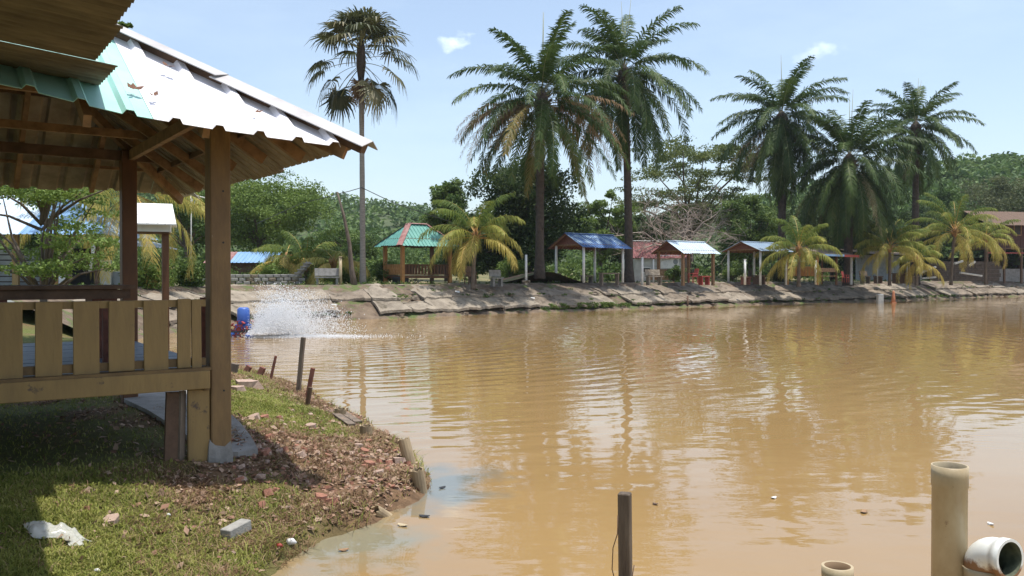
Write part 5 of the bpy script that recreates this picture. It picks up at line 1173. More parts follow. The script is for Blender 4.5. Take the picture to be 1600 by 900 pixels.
bench('cream concrete bench with backrest between the two white posts', 1022, 57.5, 1.15, .4, m='conc2')
bench('brown bench beneath the grey blue roof', 1165, 63.5, .8, .6, m='wood_red', back=False, h=.4)
bench('dark brown low table beneath the grey blue roof', 1186, 64.5, .9, .6, m='wood_dark', back=False, h=.5, name='low_table', cat='table', dp=.7)
bench('red wooden table beside the red chair under the silver roof', 1100, 59.5, .9, .6, m='red_pl', back=False, h=.45, name='low_table', cat='table')
bench('pale bench with backrest in shade before the grey shed', 1352, 72, .95, .5, m='wood_grey')
bench('dark low bench before the grey shed, right of the pale one', 1372, 73, .8, .5, m='wood_dark', back=False)
bench('dark table under the bushy palm, left of the pale timbers', 1405, 73, 1.2, .5, m='wood_dark', back=False, h=.7, name='picnic_table', cat='table', dp=.7)
bench('grey bench nearest the pale timbers on the right bank', 1428, 74, .8, .5, m='wood_grey', back=False)
def chair(lab, px, d, m, rz, s=1):
    p = FG(px, d); t = thing('chair', lab, 'chair', p, rz)
    def bx(nm, c, dd, tl=0): b = MB(); b.box([v * s for v in c], [v * s for v in dd], mtx=Matrix.Rotation(tl, 4, 'X'), ch=.01); b.build(nm, M[m], t, world=False)
    bx('seat', (0, 0, .42), (.5, .48, .05)); bx('backrest', (0, .24, .68), (.46, .05, .52), -.22)
    for sx in (-1, 1):
        bx('armrest', (sx * .25, .0, .62), (.05, .44, .04)); bx('arm_support', (sx * .25, -.18, .5), (.04, .05, .2))
        for sy in (-1, 1): bx('leg', (sx * .22, sy * .2, .2), (.05, .05, .42))
chair('red plastic armchair under the silver roofed shelter', 1083, 59, 'red_pl', -1.2, 1.05)
chair('dark chair standing between the green gazebo and the palm trunk', 735, 48.5, 'wood_dark', .6, 1.1)
chair('red plastic chair in shade under the blue and red edged hut', 1321, 66, 'red_pl', .8, .9)
def post_(lab, px, d, y0, w_, m='white', foot=False, name='white_post', tilt=0):
    p = FG(px, d); t = thing(name, lab, 'post', p); h = zt(y0, d) - p.z; b = MB(); b.tube([(0, 0, -.15), (tilt, 0, h)], [w_, w_ * .9], 8); b.build('shaft', M[m], t, world=False)
    if foot: b = MB(); b.box((0, 0, .05), (.5, .5, .14), ch=.04); b.build('footing', M['conc2'], t, world=False)
    else: b = MB(); b.tube([(tilt, 0, h), (tilt, 0, h + .04)], [w_ * 1.15, w_ * 1.1], 8); b.build('cap', M[m], t, world=False)
G_ = 'free standing posts on the far bank'
post_('white post on a stone foot left of the first oil palm', 822, 50.5, 398, .075, foot=True, group=G_) if 0 else post_('white post on a stone foot left of the first oil palm', 822, 50.5, 398, .075, foot=True)
post_('white post left of the cream bench before the red roofed house', 1003.5, 57, 403, .085)
post_('thin white post right of the cream bench before the house window', 1021, 60, 406, .06)
post_('white post standing before the grey blue roofed shelter', 1164, 61, 406, .09)
post_('yellowish stub post beside the concrete bench', 532, 44.8, 402, .09, m='pvc', name='stub_post')
post_('white post before the small wooden hut', 1274.5, 63, 408, .085)
post_('thin pale post in front of the grey shed, under the orange fronds', 1371, 70, 400, .05, m='off_white')
post_('thin pale post among the tables right of the grey shed', 1421, 73, 405, .05, m='off_white')
# leaning concrete stair
p = FG(470, 45); t = thing('leaning_stair', 'short weathered concrete stair leaning beside the low grey wall', 'stair', p)
a, c = P(460, 436, 45), P(483, 410, 45.3)
for yy in (-.28, .28): b = MB(); b.beam(a + Vector((0, yy, 0)), c + Vector((0, yy, 0)), .07, .16); b.build('stringer', M['conc_grey'], t)
for k in range(5): q_ = a.lerp(c, (k + .6) / 5.2); b = MB(); b.box(q_ + Vector((0, 0, .05)), (.3, .8, .05)); b.build('tread', M['conc_grey'], t)
# at the waterline
g_ = G(1375, 474); b = MB(); b.box((0, 0, .3), (.42, .4, .8), ch=.04); b.build('white_box', M['off_white'], lab='white box standing in the water by the far bank', cat='box', org=None).location = (g_.x, g_.y, 0)
g_ = G(1396, 473.5); t = thing('traffic_cone', 'orange cone standing at the far waterline right of the white box', 'cone', (g_.x, g_.y, 0))
b = MB(); b.tube([(0, 0, 0), (0, 0, .3), (0, 0, .85), (0, 0, .95)], [.16, .14, .09, .05], 12); b.build('cone_body', M['orange_pl'], t, world=False)
b = MB(); b.box((0, 0, .03), (.36, .36, .06), ch=.015); b.build('base', M['orange_pl'], t, world=False)
g_ = G(1074, 479.5); b = MB(); b.tube([(0, 0, -.4), (.02, 0, .75)], [.07, .06], 7); b.build('water_stake', M['wood_dark'], lab='short dark stake at the waterline below the silver roofed shelter', cat='stake').location = g_
for k, (px, py, lab) in enumerate(((521, 478, 'white paper scrap low on the left part of the embankment'), (714, 457, 'white paper scrap high on the embankment right of the steps'), (832, 467, 'pale paper scrap on the embankment below the white post'))):
    for dd in np.arange(36, 60, .1):
        c_ = P(px, py, dd)
        if c_.z < float(ezf(sdist(np.array([c_.x]), np.array([c_.y])), np.array([c_.x]), np.array([c_.y]))[0]) + .22: break
    b = MB(); b.add([c_ + Vector(v) for v in ((-.12, 0, -.08), (.1, .0, -.1), (.14, .1, .08), (-.1, .1, .1), (-.1, .04, -.1), (.1, .04, -.12), (.14, .14, .06), (-.1, .14, .08))], [(0, 1, 2, 3), (7, 6, 5, 4), (0, 4, 5, 1), (1, 5, 6, 2), (2, 6, 7, 3), (3, 7, 4, 0)])
    b.build('paper_scrap', M['white'], lab=lab, cat='litter', org=tuple(c_), group='paper scraps on the embankment')
# ---------------- aerator and its spray ----------------
ga = G(379, 526); d_ = ga.y
t = thing('paddlewheel_aerator', 'floating paddlewheel aerator with blue motor and red wheel throwing up spray', 'aerator', (ga.x, ga.y, 0))
b = MB(); b.tube([(0, .1, .42), (0, .1, .5), (0, .1, .92), (0, .1, .98)], [.19, .21, .2, .14], 14); b.build('motor_cover', M['blue_pl'], t, world=False)
b = MB(); b.box((0, .1, .33), (.5, .3, .16), ch=.02); b.tube([(0, -.35, .25), (0, .6, .25)], .03, 6); b.build('gearbox', M['blue_pl'], t, world=False)
for x_ in (-.42, .42):
    b = MB(); b.tube([(x_, -.8, .02), (x_, -.65, .06), (x_, .65, .06), (x_, .8, .02)], [.06, .14, .14, .06], 10); b.build('float', M['blue_pl'], t, world=False)
b = MB()
for y_ in (-.45, .45): b.beam((-.6, y_, .19), (1.0, y_, .19), .05, .05)
b.beam((.95, -.5, .19), (.95, .5, .19), .05, .05); b.build('frame', M['black'], t, world=False)
for y_ in (-.4, .55):
    b = MB(); b.tube([(0, y_, .27), (0, y_ + .04, .27)], .08, 10); n_ = 8
    for k in range(n_):
        a = k * 2 * math.pi / n_ + .2; c_, s_ = math.cos(a), math.sin(a)
        b.beam((c_ * .05, y_ + .02, .25 + s_ * .05), (c_ * .28, y_ + .02, .27 + s_ * .28), .04, .03); b.beam((c_ * .27, y_ - .07, .27 + s_ * .27), (c_ * .27, y_ + .11, .27 + s_ * .27), .12, .02, up=(c_, 0, s_))
    for k in range(16):
        a, c2 = k * math.pi / 8, (k + 1) * math.pi / 8; b.beam((math.cos(a) * .16, y_ + .02, .25 + math.sin(a) * .16), (math.cos(c2) * .16, y_ + .02, .25 + math.sin(c2) * .16), .025, .025)
    b.build('paddle_wheel', M['red_pl'], t, world=False)
M['spray'] = mat('spray_droplets', (.9, .91, .92), .35, trans=.35)
n = 62000; g9 = 9.81
x0 = ga.x + rng.uniform(.38, 1.05, n); ang = rng.beta(2.2, 1.8, n) * R(78) + R(14); v = rng.uniform(1.0, 5.9, n) * (.75 + .25 * np.sin(ang)); T_ = 2 * v * np.sin(ang) / g9 * rng.beta(1.3, 1.15, n)
az = rng.normal(0, .38, n); X = x0 + v * np.cos(ang) * np.cos(az) * T_ * 1.12; Y = ga.y + rng.normal(0, .45, n) + v * np.cos(ang) * np.sin(az) * T_; Z = .12 + v * np.sin(ang) * T_ - .5 * g9 * T_ ** 2
n2 = 16000; X2 = ga.x + .3 + np.abs(rng.normal(0, 1.6, n2)); Y2 = ga.y + rng.normal(0, .35, n2) * (1 + (X2 - ga.x) * .1); Z2 = rng.uniform(.0, .09, n2) * np.exp(-(X2 - ga.x) / 3)
n3 = 22000; X3 = ga.x + .45 + rng.exponential(.55, n3); Y3 = ga.y + rng.normal(0, .3, n3); Z3 = rng.exponential(.28, n3) * .8
C = np.stack([np.concatenate([X, X2, X3]), np.concatenate([Y, Y2, Y3]), np.concatenate([Z, Z2, Z3])], 1); C = C[C[:, 2] > -.01]
r_ = (.0035 + .004 * rng.exponential(1, len(C)).clip(0, 3.2))[:, None]; u6 = np.array([(1, 0, 0), (-1, 0, 0), (0, 1, 0), (0, -1, 0), (0, 0, 1.5), (0, 0, -1.5)])
V = (C[:, None, :] + u6[None] * r_[:, :, None]).reshape(-1, 3); f8 = np.array([(0, 2, 4), (2, 1, 4), (1, 3, 4), (3, 0, 4), (2, 0, 5), (1, 2, 5), (3, 1, 5), (0, 3, 5)])
Fq = (f8[None] + (np.arange(len(C)) * 6)[:, None, None]).reshape(-1, 3)
npmesh('water_spray', V, Fq, M['spray'], kind='stuff', lab='white water spray thrown up by the aerator', cat='spray')

fm = bpy.data.materials.new('aerator_foam'); fm.use_nodes = True; fn = fm.node_tree.nodes; fl = fm.node_tree.links
tcf = fn.new('ShaderNodeTexCoord'); mpf = fn.new('ShaderNodeMapping'); mpf.inputs['Scale'].default_value = (.55, 1.6, 1); fl.new(tcf.outputs['Object'], mpf.inputs[0])
nf = fn.new('ShaderNodeTexNoise'); nf.inputs['Scale'].default_value = 5; nf.inputs['Detail'].default_value = 10; nf.inputs['Roughness'].default_value = .75; fl.new(mpf.outputs[0], nf.inputs[0])
sp = fn.new('ShaderNodeSeparateXYZ'); fl.new(tcf.outputs['Object'], sp.inputs[0])
def fmth(op, a, c=None, cl=False):
    q = fn.new('ShaderNodeMath'); q.operation = op; q.use_clamp = cl
    for i, v in enumerate((a, c)):
        if v is None: continue
        if isinstance(v, (int, float)): q.inputs[i].default_value = v
        else: fl.new(v, q.inputs[i])
    return q.outputs[0]
wid = fmth('ADD', .55, fmth('MULTIPLY', sp.outputs['X'], .07)); yy = fmth('DIVIDE', fmth('ABSOLUTE', sp.outputs['Y']), wid)
den = fmth('SUBTRACT', fmth('SUBTRACT', 1.25, fmth('MULTIPLY', yy, .75)), fmth('MULTIPLY', fmth('ABSOLUTE', fmth('SUBTRACT', sp.outputs['X'], 1.0)), .24))
al = fmth('MULTIPLY', fmth('ADD', den, fmth('MULTIPLY', fmth('SUBTRACT', nf.outputs[0], .62), 3.6)), 1.1, True)
ft = fn.new('ShaderNodeBsdfTransparent'); fx = fn.new('ShaderNodeMixShader'); fp = fn['Principled BSDF']; fp.inputs['Base Color'].default_value = (.82, .80, .76, 1); fp.inputs['Roughness'].default_value = .6
fl.new(al, fx.inputs[0]); fl.new(ft.outputs[0], fx.inputs[1]); fl.new(fp.outputs[0], fx.inputs[2]); fl.new(fx.outputs[0], fn['Material Output'].inputs[0])
b = MB(); b.add([(-1.2, -1.3, 0), (8.5, -1.6, 0), (8.5, 1.6, 0), (-1.2, 1.3, 0)], [(0, 1, 2, 3)]); o = b.build('foam', fm, kind='stuff', lab='white foam streak trailing right from the aerator', cat='foam'); o.location = (ga.x + .1, ga.y, .006)

# ---------------- stakes and stubs along the near shore ----------------
def stake(lab, bpx, bpy_, tpx_, tpy_, r_, m, sq=False, name='wooden_stake', cat='stake', n=7):
    b0 = ground(bpx, bpy_) if sdist(*[np.array([c]) for c in G(bpx, bpy_)[:2]])[0] > -.0 else G(bpx, bpy_)
    top = P(tpx_, tpy_, b0.y); t = MB(); d_ = top - b0; lo = -d_.normalized() * .25
    if sq: t.beam(lo, d_, r_ * 2, r_ * 1.6, up=(.3, 1, 0), ch=.004)
    else: t.tube([lo, d_ * .5 + Vector((r_ * .2, 0, 0)), d_], [r_, r_ * .95, r_ * .9], n)
    return t.build(name, M[m], lab=lab, cat=cat, org=None), b0
def place(o_b): o_b[0].location = o_b[1]; return o_b[0]
place(stake('tall weathered grey stake leaning right at the near shore', 466, 613, 474, 527, .034, 'wood_grey', True))
place(stake('reddish stake leaning right just behind the tall grey one', 480, 622, 489, 575, .03, 'wood_red', True))
place(stake('short dark stake in front of the reddish one', 480, 634, 485, 605, .028, 'wood_dark', True))
place(stake('thin reddish stake leaning right, left of the tall grey one', 423, 592, 431, 556, .022, 'wood_red', True))
place(stake('stubby reddish stake leaning right between the thin stake and the hut post', 406, 586, 411, 574, .05, 'wood_red', True))
place(stake('stubby pale red stake tilted right, second from the hut post', 384, 582, 390, 572, .05, 'wood_red', True))
place(stake('short dark stub beside the hut post at the shore', 364, 583, 367, 568, .06, 'wood_grey', True))
def stub(lab, px, py, h, r_, tilt, m='bamboo', rot_=0):
    b0 = ground(px, py) if sdist(*[np.array([c]) for c in G(px, py)[:2]])[0] > 0 else G(px, py); b0.z = max(b0.z, 0)
    t = thing('pipe_stub', lab, 'pipe stub', b0); ax = Vector(tilt).normalized(); n_ = 14; b = MB()
    x = ax.orthogonal().normalized(); y = ax.cross(x); V = []
    for (rr_, z_) in ((r_, -.2), (r_, h), (r_ * .82, h), (r_ * .82, -.0)):
        for k in range(n_): a = 2 * math.pi * k / n_; V.append(ax * (z_ + (.012 * math.sin(k * 2.7) if z_ == h else 0)) + (x * math.cos(a) + y * math.sin(a)) * rr_)
    fs = [(q * n_ + k, q * n_ + (k + 1) % n_, (q + 1) * n_ + (k + 1) % n_, (q + 1) * n_ + k) for q in range(3) for k in range(n_)]; b.add(V, fs); b.build('pipe_wall', M[m], t, world=False)
    b = MB(); V = [ax * (h * .35) + (x * math.cos(2 * math.pi * k / n_) + y * math.sin(2 * math.pi * k / n_)) * r_ * .81 for k in range(n_)]; b.add(V, [tuple(range(n_))]); b.build('soil_fill', M['soil'], t, world=False); return t
stub('upright cut pipe stub tilted left at the shore, the taller of the pair', 640, 722, .24, .062, (-.28, .1, 1))
stub('lower cut pipe stub below the taller one at the water edge', 657, 766, .2, .062, (-.15, -.1, 1))
stub('pale cut pipe stub half buried at the bend of the shore', 572, 682, .13, .075, (0, 0, 1))
stub('small dark rimmed pipe stub by the fallen boards at the shore', 531, 650, .1, .08, (.1, 0, 1), m='bamboo')
stub('broken pipe mouth lying in the grass at the water edge', 598, 806, .10, .05, (-.5, -.5, .5))
for k, (a_, c_, lab) in enumerate((((524, 650), (550, 668), 'upper of two pale boards lying at the near shore'), ((534, 648), (560, 664), 'lower of two pale boards lying at the near shore'))):
    p, q_ = ground(*a_), ground(*c_); b = MB(); b.beam(p + Vector((0, 0, .03)), q_ + Vector((0, 0, .03)), .10, .03); b.build('loose_board', M['wood_grey'], lab=lab, cat='board', org=tuple(p))

# rubble and stones: pieces of the near bank
protos = []
for k in range(7):
    rs = random.Random(k); b = MB(); s_ = (1, rs.uniform(.55, .9), rs.uniform(.3, .55)); V = []
    for z_ in (-.5, .5):
        for i in range(6): a = i * math.pi / 3 + rs.uniform(-.3, .3); r_ = rs.uniform(.38, .6) * (.85 if z_ > 0 else 1); V.append((math.cos(a) * r_ * s_[0], math.sin(a) * r_ * s_[1], z_ * s_[2] * rs.uniform(.8, 1.1)))
    b.add(V, [(5, 4, 3, 2, 1, 0), tuple(range(6, 12))] + [(i, (i + 1) % 6, 6 + (i + 1) % 6, 6 + i) for i in range(6)])
    o = b.build('brick_fragment', M['brick_red' if k < 4 else 'brick_pale'], near_bank, world=False); protos.append(o)
used = 0; rs = random.Random(9)
cand = []
while len(cand) < 230:
    px, py = rs.uniform(360, 640), rs.uniform(640, 800)
    if rs.random() < .25: px, py = rs.uniform(380, 520), rs.uniform(595, 660)
    if rs.random() < .05: px, py = rs.uniform(60, 560), rs.uniform(780, 880)
    wt = math.exp(-((py - 700 - .12 * (px - 480)) / 38) ** 2)
    if rs.random() > wt + .12: continue
    p = ground(px, py)
    if sdist(np.array([p.x]), np.array([p.y]))[0] < .1: continue
    if math.hypot(p.x - AW.x, p.y - AW.y) < .22: continue
    cand.append(p)
for k, p in enumerate(cand):
    o = protos[k] if k < 7 else protos[k % 7].copy()
    if k >= 7: COL.objects.link(o)
    s_ = min(.15, .03 + rs.expovariate(1 / .028)); o.location = p + Vector((0, 0, s_ * .10)); o.scale = (s_, s_, s_); o.rotation_euler = (rs.uniform(-.3, .3), rs.uniform(-.3, .3), rs.uniform(0, 6.28))
# bigger stones by the stakes
for k, (px, py, s_) in enumerate(((388, 606, .42), (372, 612, .3), (560, 700, .16), (405, 748, .13), (590, 742, .14))):
    o = protos[5].copy(); COL.objects.link(o); o.name = 'stone'; p = ground(px, py); o.location = p + Vector((0, 0, s_ * .12)); o.scale = (s_, s_ * .8, s_ * .6); o.rotation_euler = (.1, .05, k)

# concrete apron running under the hut
cp = [(180, 612), (235, 606), (300, 612), (345, 640), (375, 668), (392, 690), (403, 711), (372, 716), (330, 712), (300, 694), (268, 672), (232, 648), (195, 630)]
V = [ground(*p) + Vector((0, 0, .05)) for p in cp]; c_ = sum(V, Vector()) / len(V); n_ = len(V); b = MB(); W = V + [v - Vector((0, 0, .14)) for v in V] + [c_ + Vector((0, 0, .0))]
b.add(W, [(i, (i + 1) % n_, 2 * n_) for i in range(n_)] + [((i + 1) % n_, i, n_ + i, n_ + (i + 1) % n_) for i in range(n_)])
b.f = [f[::-1] for f in b.f]; b.build('concrete_apron', M['conc_grey'], lab='broken grey concrete apron running under the hut past its corner post', cat='slab', org=tuple(c_))

# grey cement brick in the grass
p = ground(369, 838); t = MB(); t.box((0, 0, .045), (.095, .22, .075), mtx=Matrix.Rotation(-.42, 4, 'Z') @ Matrix.Rotation(.10, 4, 'X'), ch=.005)
t.build('cement_brick', M['brick_grey'], lab='grey cement brick lying in the grass', cat='brick').location = p
# plastic bag
def bag(name, lab, px, py, w_, l_, rz, seed, m, hgt=.07):
    rs = random.Random(seed); nx_, ny__ = 30, 16; p = ground(px, py); V = []; fs = []
    for layer in (1, 0):
        for i in range(nx_ + 1):
            for j in range(ny__ + 1):
                u = i / nx_ * 2 - 1; v = j / ny__ * 2 - 1; e = (1 - abs(u) ** 3) * (1 - abs(v) ** 3)
                x = u * w_ / 2 * (1 + .12 * math.sin(v * 4 + seed)); y = v * l_ / 2 * (1 + .25 * math.sin(u * 3.1 + seed)) + .03 * math.sin(u * 5)
                nz_ = mnoise.noise((x * 14, y * 14, seed)) * .5 + abs(mnoise.noise((x * 30, y * 22, seed + 5))) * .5
                z = .012 + layer * e * hgt * (.55 + 1.1 * nz_)
                x2, y2 = x * math.cos(rz) - y * math.sin(rz), x * math.sin(rz) + y * math.cos(rz); V.append((x2, y2, z + gh(p.x + x2, p.y + y2) - p.z))
    m_ = (nx_ + 1) * (ny__ + 1)
    for L_ in (0, 1):
        for i in range(nx_):
            for j in range(ny__): a = L_ * m_ + i * (ny__ + 1) + j; q = (a, a + ny__ + 1, a + ny__ + 2, a + 1); fs.append(q if L_ == 0 else q[::-1])
    b = MB(); b.add(V, fs, smooth=True); o = b.build(name, m, lab=lab, cat='bag'); o.location = p; return o
mm = bpy.data.materials.new('thin_clear_plastic'); mm.use_nodes = True; n_ = mm.node_tree.nodes; l_ = mm.node_tree.links; pb = n_['Principled BSDF']
pb.inputs['Base Color'].default_value = (.78, .78, .72, 1); pb.inputs['Roughness'].default_value = .22
tr = n_.new('ShaderNodeBsdfTransparent'); ms = n_.new('ShaderNodeMixShader'); ms.inputs[0].default_value = .55; l_.new(pb.outputs[0], ms.inputs[1]); l_.new(tr.outputs[0], ms.inputs[2]); l_.new(ms.outputs[0], n_['Material Output'].inputs[0])
bag('plastic_bag', 'crumpled translucent plastic bag lying on the grass at lower left', 88, 838, .40, .17, -.12, 3, mm)
# litter by the water
for k, (px, py, s_, m_, nm, lab, cat) in enumerate(((455, 856, .035, 'white', 'bottle_scrap', 'white crumpled bottle scrap in the hollow at the water edge', 'litter'), (437, 857, .022, 'red_pl', 'red_scrap', 'small red scrap beside the white bottle scrap', 'litter'),
        (263, 807, .016, 'white', 'white_pebble', 'white pebble in the grass right of the plastic bag', 'pebble'), (152, 896, .016, 'white', 'white_pebble', 'white pebble at the bottom edge below the plastic bag', 'pebble'))):
    p = ground(px, py); b = MB(); 
    b.tube([(-s_, 0, s_ * .2), (-s_ * .6, 0, s_ * .6), (s_ * .3, 0, s_ * .7), (s_, s_ * .2, s_ * .3)], [s_ * .3, s_ * .8, s_ * .7, s_ * .25], 8); b.build(nm, M[m_], lab=lab, cat=cat).location = p
for k, (px, py, s_, m_, lab) in enumerate(((629, 822, .05, 'pvc', 'pale leaf floating on the water near the bank corner'), (537, 861, .04, 'wood', 'brown leaf floating in the shallows near the bottom left'), (663, 808, .05, 'black', 'dark leaf floating off the bank corner'),
        (691, 763, .04, 'black', 'small dark scrap floating right of the pipe stubs'), (1209, 779, .035, 'white', 'white petal floating left of the tall pipe'), (1548, 820, .03, 'white', 'white petal floating right of the tall pipe'), (1024, 789, .03, 'wood_dark', 'small brown leaf floating right of the dark stake'), (1350, 801, .05, 'wood', 'brown leaf floating before the tall pipe'))):
    g_ = G(px, py); b = MB(); rs = random.Random(k); V = [(math.cos(i * math.pi / 4) * s_, math.sin(i * math.pi / 4) * s_ * .55, .006 + .012 * abs(math.cos(i * math.pi / 4))) for i in range(8)]
    V += [(x, y, z - .004) for x, y, z in V]; b.add(V, [tuple(range(8)), tuple(range(15, 7, -1))] + [(i, i + 8, (i + 1) % 8 + 8, (i + 1) % 8) for i in range(8)]); o = b.build('floating_leaf', M[m_], lab=lab, cat='leaf', group='leaves and scraps floating on the pond'); o.location = g_; o.rotation_euler = (0, 0, rs.uniform(0, 3))

# ---------------- pipes and the stake in the water, nearest ----------------
def hollow(parent, pts, ro, ri, m_out, m_in, n=28, name='pipe', bump_=None):
    pts = [Vector(p) for p in pts]; V = []; F_ = []; mi = []; px = None
    fr = []
    for i, p in enumerate(pts):
        t_ = (pts[min(i + 1, len(pts) - 1)] - pts[max(i - 1, 0)]).normalized()
        if px is None: px = t_.orthogonal().normalized()
        x = (px - t_ * px.dot(t_)).normalized(); px = x; fr.append((x, t_.cross(x)))
    ro = ro if hasattr(ro, '__len__') else [ro] * len(pts)
    for layer in (0, 1):
        for i, p in enumerate(pts):
            for k in range(n): a = 2 * math.pi * k / n; r_ = ro[i] if layer == 0 else ri; V.append(p + (fr[i][0] * math.cos(a) + fr[i][1] * math.sin(a)) * r_)
    m_ = len(pts) * n
    for i in range(len(pts) - 1):
        for k in range(n):
            j = (k + 1) % n; a, c, d, e = i * n + k, i * n + j, (i + 1) * n + j, (i + 1) * n + k
            F_.append((a, c, d, e)); mi.append(0); F_.append((m_ + a, m_ + e, m_ + d, m_ + c)); mi.append(1)
    o_ = (len(pts) - 1) * n
    for k in range(n): j = (k + 1) % n; F_.append((o_ + k, o_ + j, m_ + o_ + j, m_ + o_ + k)); mi.append(0)
    b = MB(); b.v = [tuple(v) for v in V]; b.f = F_; b.mi = mi; b.sm = [i < len(F_) - n for i in range(len(F_))]
    return b.build(name, [m_out, m_in], parent, world=False)
c_ = P(1484, 727, 4.1); t = thing('tall_pipe', 'tall cream plastic pipe standing open ended in the water at lower right', 'pipe', (c_.x, c_.y, -.4)); h_ = c_.z + .4
hollow(t, [(0, 0, 0), (0, 0, h_ - .105), (0, 0, h_ - .1), (0, 0, h_ * .97), (0, 0, h_)], [.079, .079, .0825, .0825, .0825], .0755, M['pvc'], mat('pipe_inside_dirty', (.30, .25, .16), .8, (.18, .15, .10), 10))
c_ = P(1308.5, 884, 3.1); t = thing('small_pipe', 'narrow cream plastic pipe just breaking the bottom edge left of the tall pipe', 'pipe', (c_.x, c_.y, -.4)); h_ = c_.z + .4
hollow(t, [(0, 0, 0), (0, 0, h_ - .045), (0, 0, h_ - .04), (0, 0, h_)], [.051, .051, .0555, .0555], .046, M['pvc'], mat('pipe_inside_brown', (.20, .13, .07), .8))
c_ = P(1536, 886, 4.0); t = thing('elbow_pipe', 'white elbow fitting with rust brown stain on a pipe beside the tall one', 'pipe elbow', (c_.x, c_.y, -.4)); h_ = c_.z + .4
hollow(t, [(0, 0, 0), (0, 0, h_ - .03), (0, 0, h_)], [.083, .083, .088], .074, M['pvc'], M['pvc_in'], name='riser')
nd = Vector((.40, -.91, .06)).normalized(); pts = [Vector((0, 0, h_ - .02))]; Rb = .075
for k in range(9): a = k / 8 * math.pi / 2; pts.append(Vector((0, 0, h_ - .005)) + nd * (Rb * (1 - math.cos(a))) + Vector((0, 0, Rb * math.sin(a))))
e_ = pts[-1]; pts += [e_ + nd * .02, e_ + nd * .021, e_ + nd * .062]
M['elbow'] = mat('elbow_white_stained', (.76, .77, .72), .35, (.72, .72, .66), 5)
nn = M['elbow'].node_tree; tcx = nn.nodes.new('ShaderNodeTexCoord'); sx_ = nn.nodes.new('ShaderNodeSeparateXYZ'); nn.links.new(tcx.outputs['Object'], sx_.inputs[0])
nzx = nn.nodes.new('ShaderNodeTexNoise'); nzx.inputs['Scale'].default_value = 16; nzx.inputs['Detail'].default_value = 9; nzx.inputs['Roughness'].default_value = .7; nn.links.new(tcx.outputs['Object'], nzx.inputs[0])
ma = nn.nodes.new('ShaderNodeMath'); ma.operation = 'MULTIPLY_ADD'; nn.links.new(nzx.outputs[0], ma.inputs[0]); ma.inputs[1].default_value = -.12; nn.links.new(sx_.outputs['Z'], ma.inputs[2])
mr = nn.nodes.new('ShaderNodeMapRange'); mr.inputs['From Min'].default_value = h_ - .035; mr.inputs['From Max'].default_value = h_ - .012; mr.inputs['To Min'].default_value = 1; mr.inputs['To Max'].default_value = 0; nn.links.new(ma.outputs[0], mr.inputs[0])
mxn = nn.nodes.new('ShaderNodeMixRGB'); bs = nn.nodes['Principled BSDF']; old = bs.inputs['Base Color'].links[0].from_socket; nn.links.new(mr.outputs[0], mxn.inputs[0]); nn.links.new(old, mxn.inputs[1]); mxn.inputs[2].default_value = (.24, .12, .055, 1); nn.links.new(mxn.outputs[0], bs.inputs['Base Color'])
hollow(t, pts, [.084] * 10 + [.084, .091, .091], .078, M['elbow'], M['pvc_in'], name='elbow')
c_ = P(976, 770, 4.8); t = thing('dark_stake', 'dark square weathered stake standing in the water at bottom centre', 'stake', (c_.x, c_.y, -.5)); h_ = c_.z + .5
b = MB(); b.beam((.015, 0, 0), (0, 0, h_), .070, .062, up=(.35, 1, 0), ch=.006); b.build('shaft', mat('black_wet_timber', (.06, .042, .028), .8, (.15, .115, .08), 9, (3, 3, .35), bump=.004, bscale=30), t, world=False)
b = MB(); pts = [Vector((-.05, -.03, h_ - .52)), Vector((-.075, -.04, h_ - .42)), Vector((-.07, -.04, h_ - .30)), Vector((-.045, -.04, h_ - .22)), Vector((-.042, -.03, h_ - .12))]; b.tube(pts, .003, 5)
b.tube([pts[0], Vector((.03, -.05, h_ - .5)), Vector((.05, -.03, h_ - .40))], .003, 5); b.build('dry_vine', M['wood_dark'], t, world=False)

# ---------------- grass, dry grass and leaf litter on the near bank ----------------
def blades(name, n, box, keep, hr, wr, m, tintf, lab, cat, lean=.9):
    X = rng.uniform(box[0], box[1], n * 3); Y = box[2] + (box[3] - box[2]) * rng.uniform(0, 1, n * 3) ** 1.5
    ok = np.abs(X / Y + .3) < .36; X, Y = X[ok], Y[ok]; k = rng.uniform(size=len(X)) < keep(X, Y); X, Y = X[k][:n], Y[k][:n]; Z = near_h(X, Y) - .004; n = len(X)
    a = rng.uniform(0, 2 * np.pi, n); h = rng.uniform(*hr, n) * (.7 + .6 * fbm(X, Y, 3., 12)); w_ = rng.uniform(*wr, n) * (1 + .06 * Y); l = rng.uniform(.15, 1.2, n) * lean; b_ = a + np.pi / 2
    B = np.stack([X, Y, Z], 1); W_ = np.stack([np.cos(b_), np.sin(b_), 0 * a], 1) * w_[:, None] * .5; D = np.stack([np.cos(a) * l, np.sin(a) * l, np.ones(n)], 1); D /= np.linalg.norm(D, axis=1)[:, None]
    mid = B + D * h[:, None] * .6; tip = mid + np.stack([np.cos(a) * (l + .5), np.sin(a) * (l + .5), .35 + 0 * a], 1) * (h * .42)[:, None]
    V = np.stack([B - W_, B + W_, mid + W_ * .8, mid - W_ * .8, tip + W_ * .15, tip - W_ * .15], 1).reshape(-1, 3); i = np.arange(n) * 6
    Fq = np.stack([np.stack([i, i + 1, i + 2, i + 3], 1), np.stack([i + 3, i + 2, i + 4, i + 5], 1)], 1).reshape(-1, 4)
    return npmesh(name, V, Fq, m, tint=np.repeat(tintf(X, Y), 2), kind='stuff', lab=lab, cat=cat)
def under_hut(X, Y):
    f = ((X - AW.x) * fA.x + (Y - AW.y) * fA.y) / HS; s = ((X - AW.x) * sA_.x + (Y - AW.y) * sA_.y) / HS
    return (sm(-.9, -1.5, f) if 0 else sm(.35, -.1, f)) * sm(-.45, .25, s) * sm(DP + .6, DP, s)
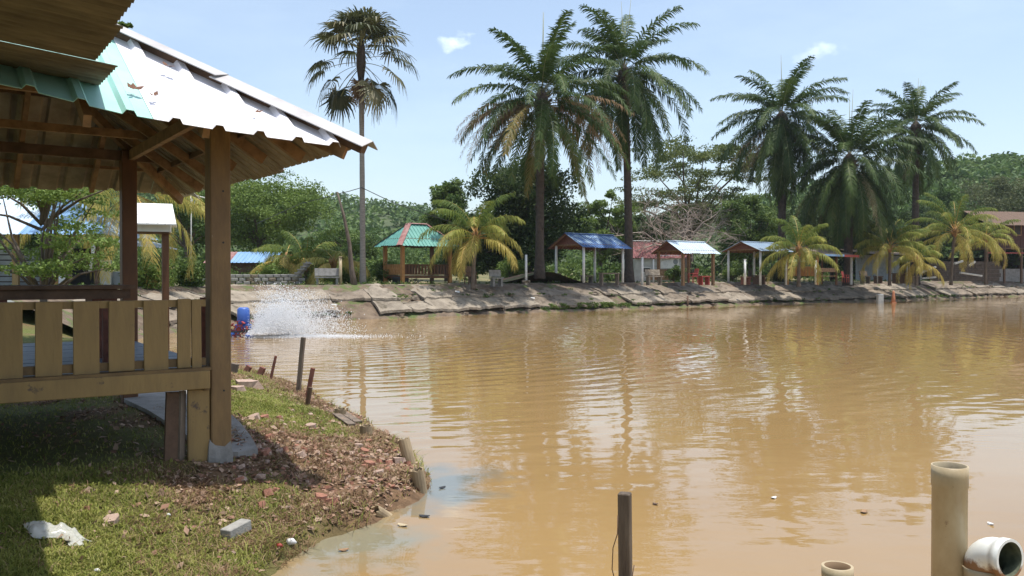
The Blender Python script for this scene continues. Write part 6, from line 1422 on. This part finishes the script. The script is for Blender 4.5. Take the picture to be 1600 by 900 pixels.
def kg(X, Y): d = sdist(X, Y); return np.clip(greenness(X, Y) ** 1.2, 0.03, 1) * (d > .05) * (1 - .93 * under_hut(X, Y))
blades('grass', 260000, (-8.5, 0, 3.3, 17), kg, (.018, .06), (.0035, .0075), M['grass'], lambda X, Y: .38 + .75 * (fbm(X, Y, 2.1, 22) - .5) + rng.normal(size=len(X)) * .17 + .3 * (rng.uniform(size=len(X)) < .12), 'short mixed green grass on the near bank', 'grass')
def ks(X, Y): d = sdist(X, Y); g_ = greenness(X, Y); return np.clip((1 - g_) * .8 + .06 + .9 * (1 - sm(.15, .6, d)), 0, 1) * (d > -.03) * (fbm(X, Y, 2.5, 31) > .42) * (1 - .9 * under_hut(X, Y))
blades('dry_grass', 110000, (-8.5, .2, 3.3, 19), ks, (.03, .10), (.003, .006), M['straw'], lambda X, Y: .45 + 1.1 * (fbm(X, Y, 2.6, 25) - .5) + rng.normal(size=len(X)) * .25, 'dry brown grass matted along the near water edge', 'dry grass', lean=1.6)
def kt(X, Y): d = sdist(X, Y); return (d > -.06) * (d < .22) * (fbm(X, Y, 1.7, 41) > .5)
blades('shore_tufts', 9000, (-6.5, .2, 4.5, 17), kt, (.06, .17), (.004, .007), M['grass'], lambda X, Y: .4 + rng.normal(size=len(X)) * .2, 'longer green tufts hanging at the near water edge', 'grass', lean=1.1)
# leaf litter
n = 13000; X = rng.uniform(-6, 0, n * 4); Y = rng.uniform(4, 15, n * 4); d = sdist(X, Y); k = (np.abs(X / Y + .3) < .34) & (d > .05) & (rng.uniform(size=len(X)) < np.clip(1.0 - greenness(X, Y), .012, 1) ** 1.5 * (1 - .6 * under_hut(X, Y))); X, Y = X[k][:n], Y[k][:n]
C = np.stack([X, Y, near_h(X, Y) + .006 + rng.exponential(.008, len(X))], 1); Vv, Ff = leaf_quads(C, .014 + .013 * rng.exponential(1, len(C)).clip(0, 2.2), aspect=.6, up=.9)
npmesh('leaf_litter', Vv, Ff, M['litter'], tint=rng.uniform(size=len(Ff)), kind='stuff', lab='reddish brown leaf litter between the hut post and the water', cat='leaf litter')
# ---------------- air ----------------
b = MB(); b.box((60, 620, 19.0), (900, 1320, 40.4)); hz = b.build('haze', [], kind='stuff')
hz.data.materials.clear(); hm = bpy.data.materials.new('haze_air'); hm.use_nodes = True; hn = hm.node_tree; hn.nodes.clear()
ho = hn.nodes.new('ShaderNodeOutputMaterial'); hv = hn.nodes.new('ShaderNodeVolumePrincipled'); hv.inputs['Color'].default_value = (.86, .93, 1, 1); hv.inputs['Density'].default_value = .00022; hv.inputs['Anisotropy'].default_value = .3
hn.links.new(hv.outputs[0], ho.inputs['Volume']); hz.data.materials.append(hm)
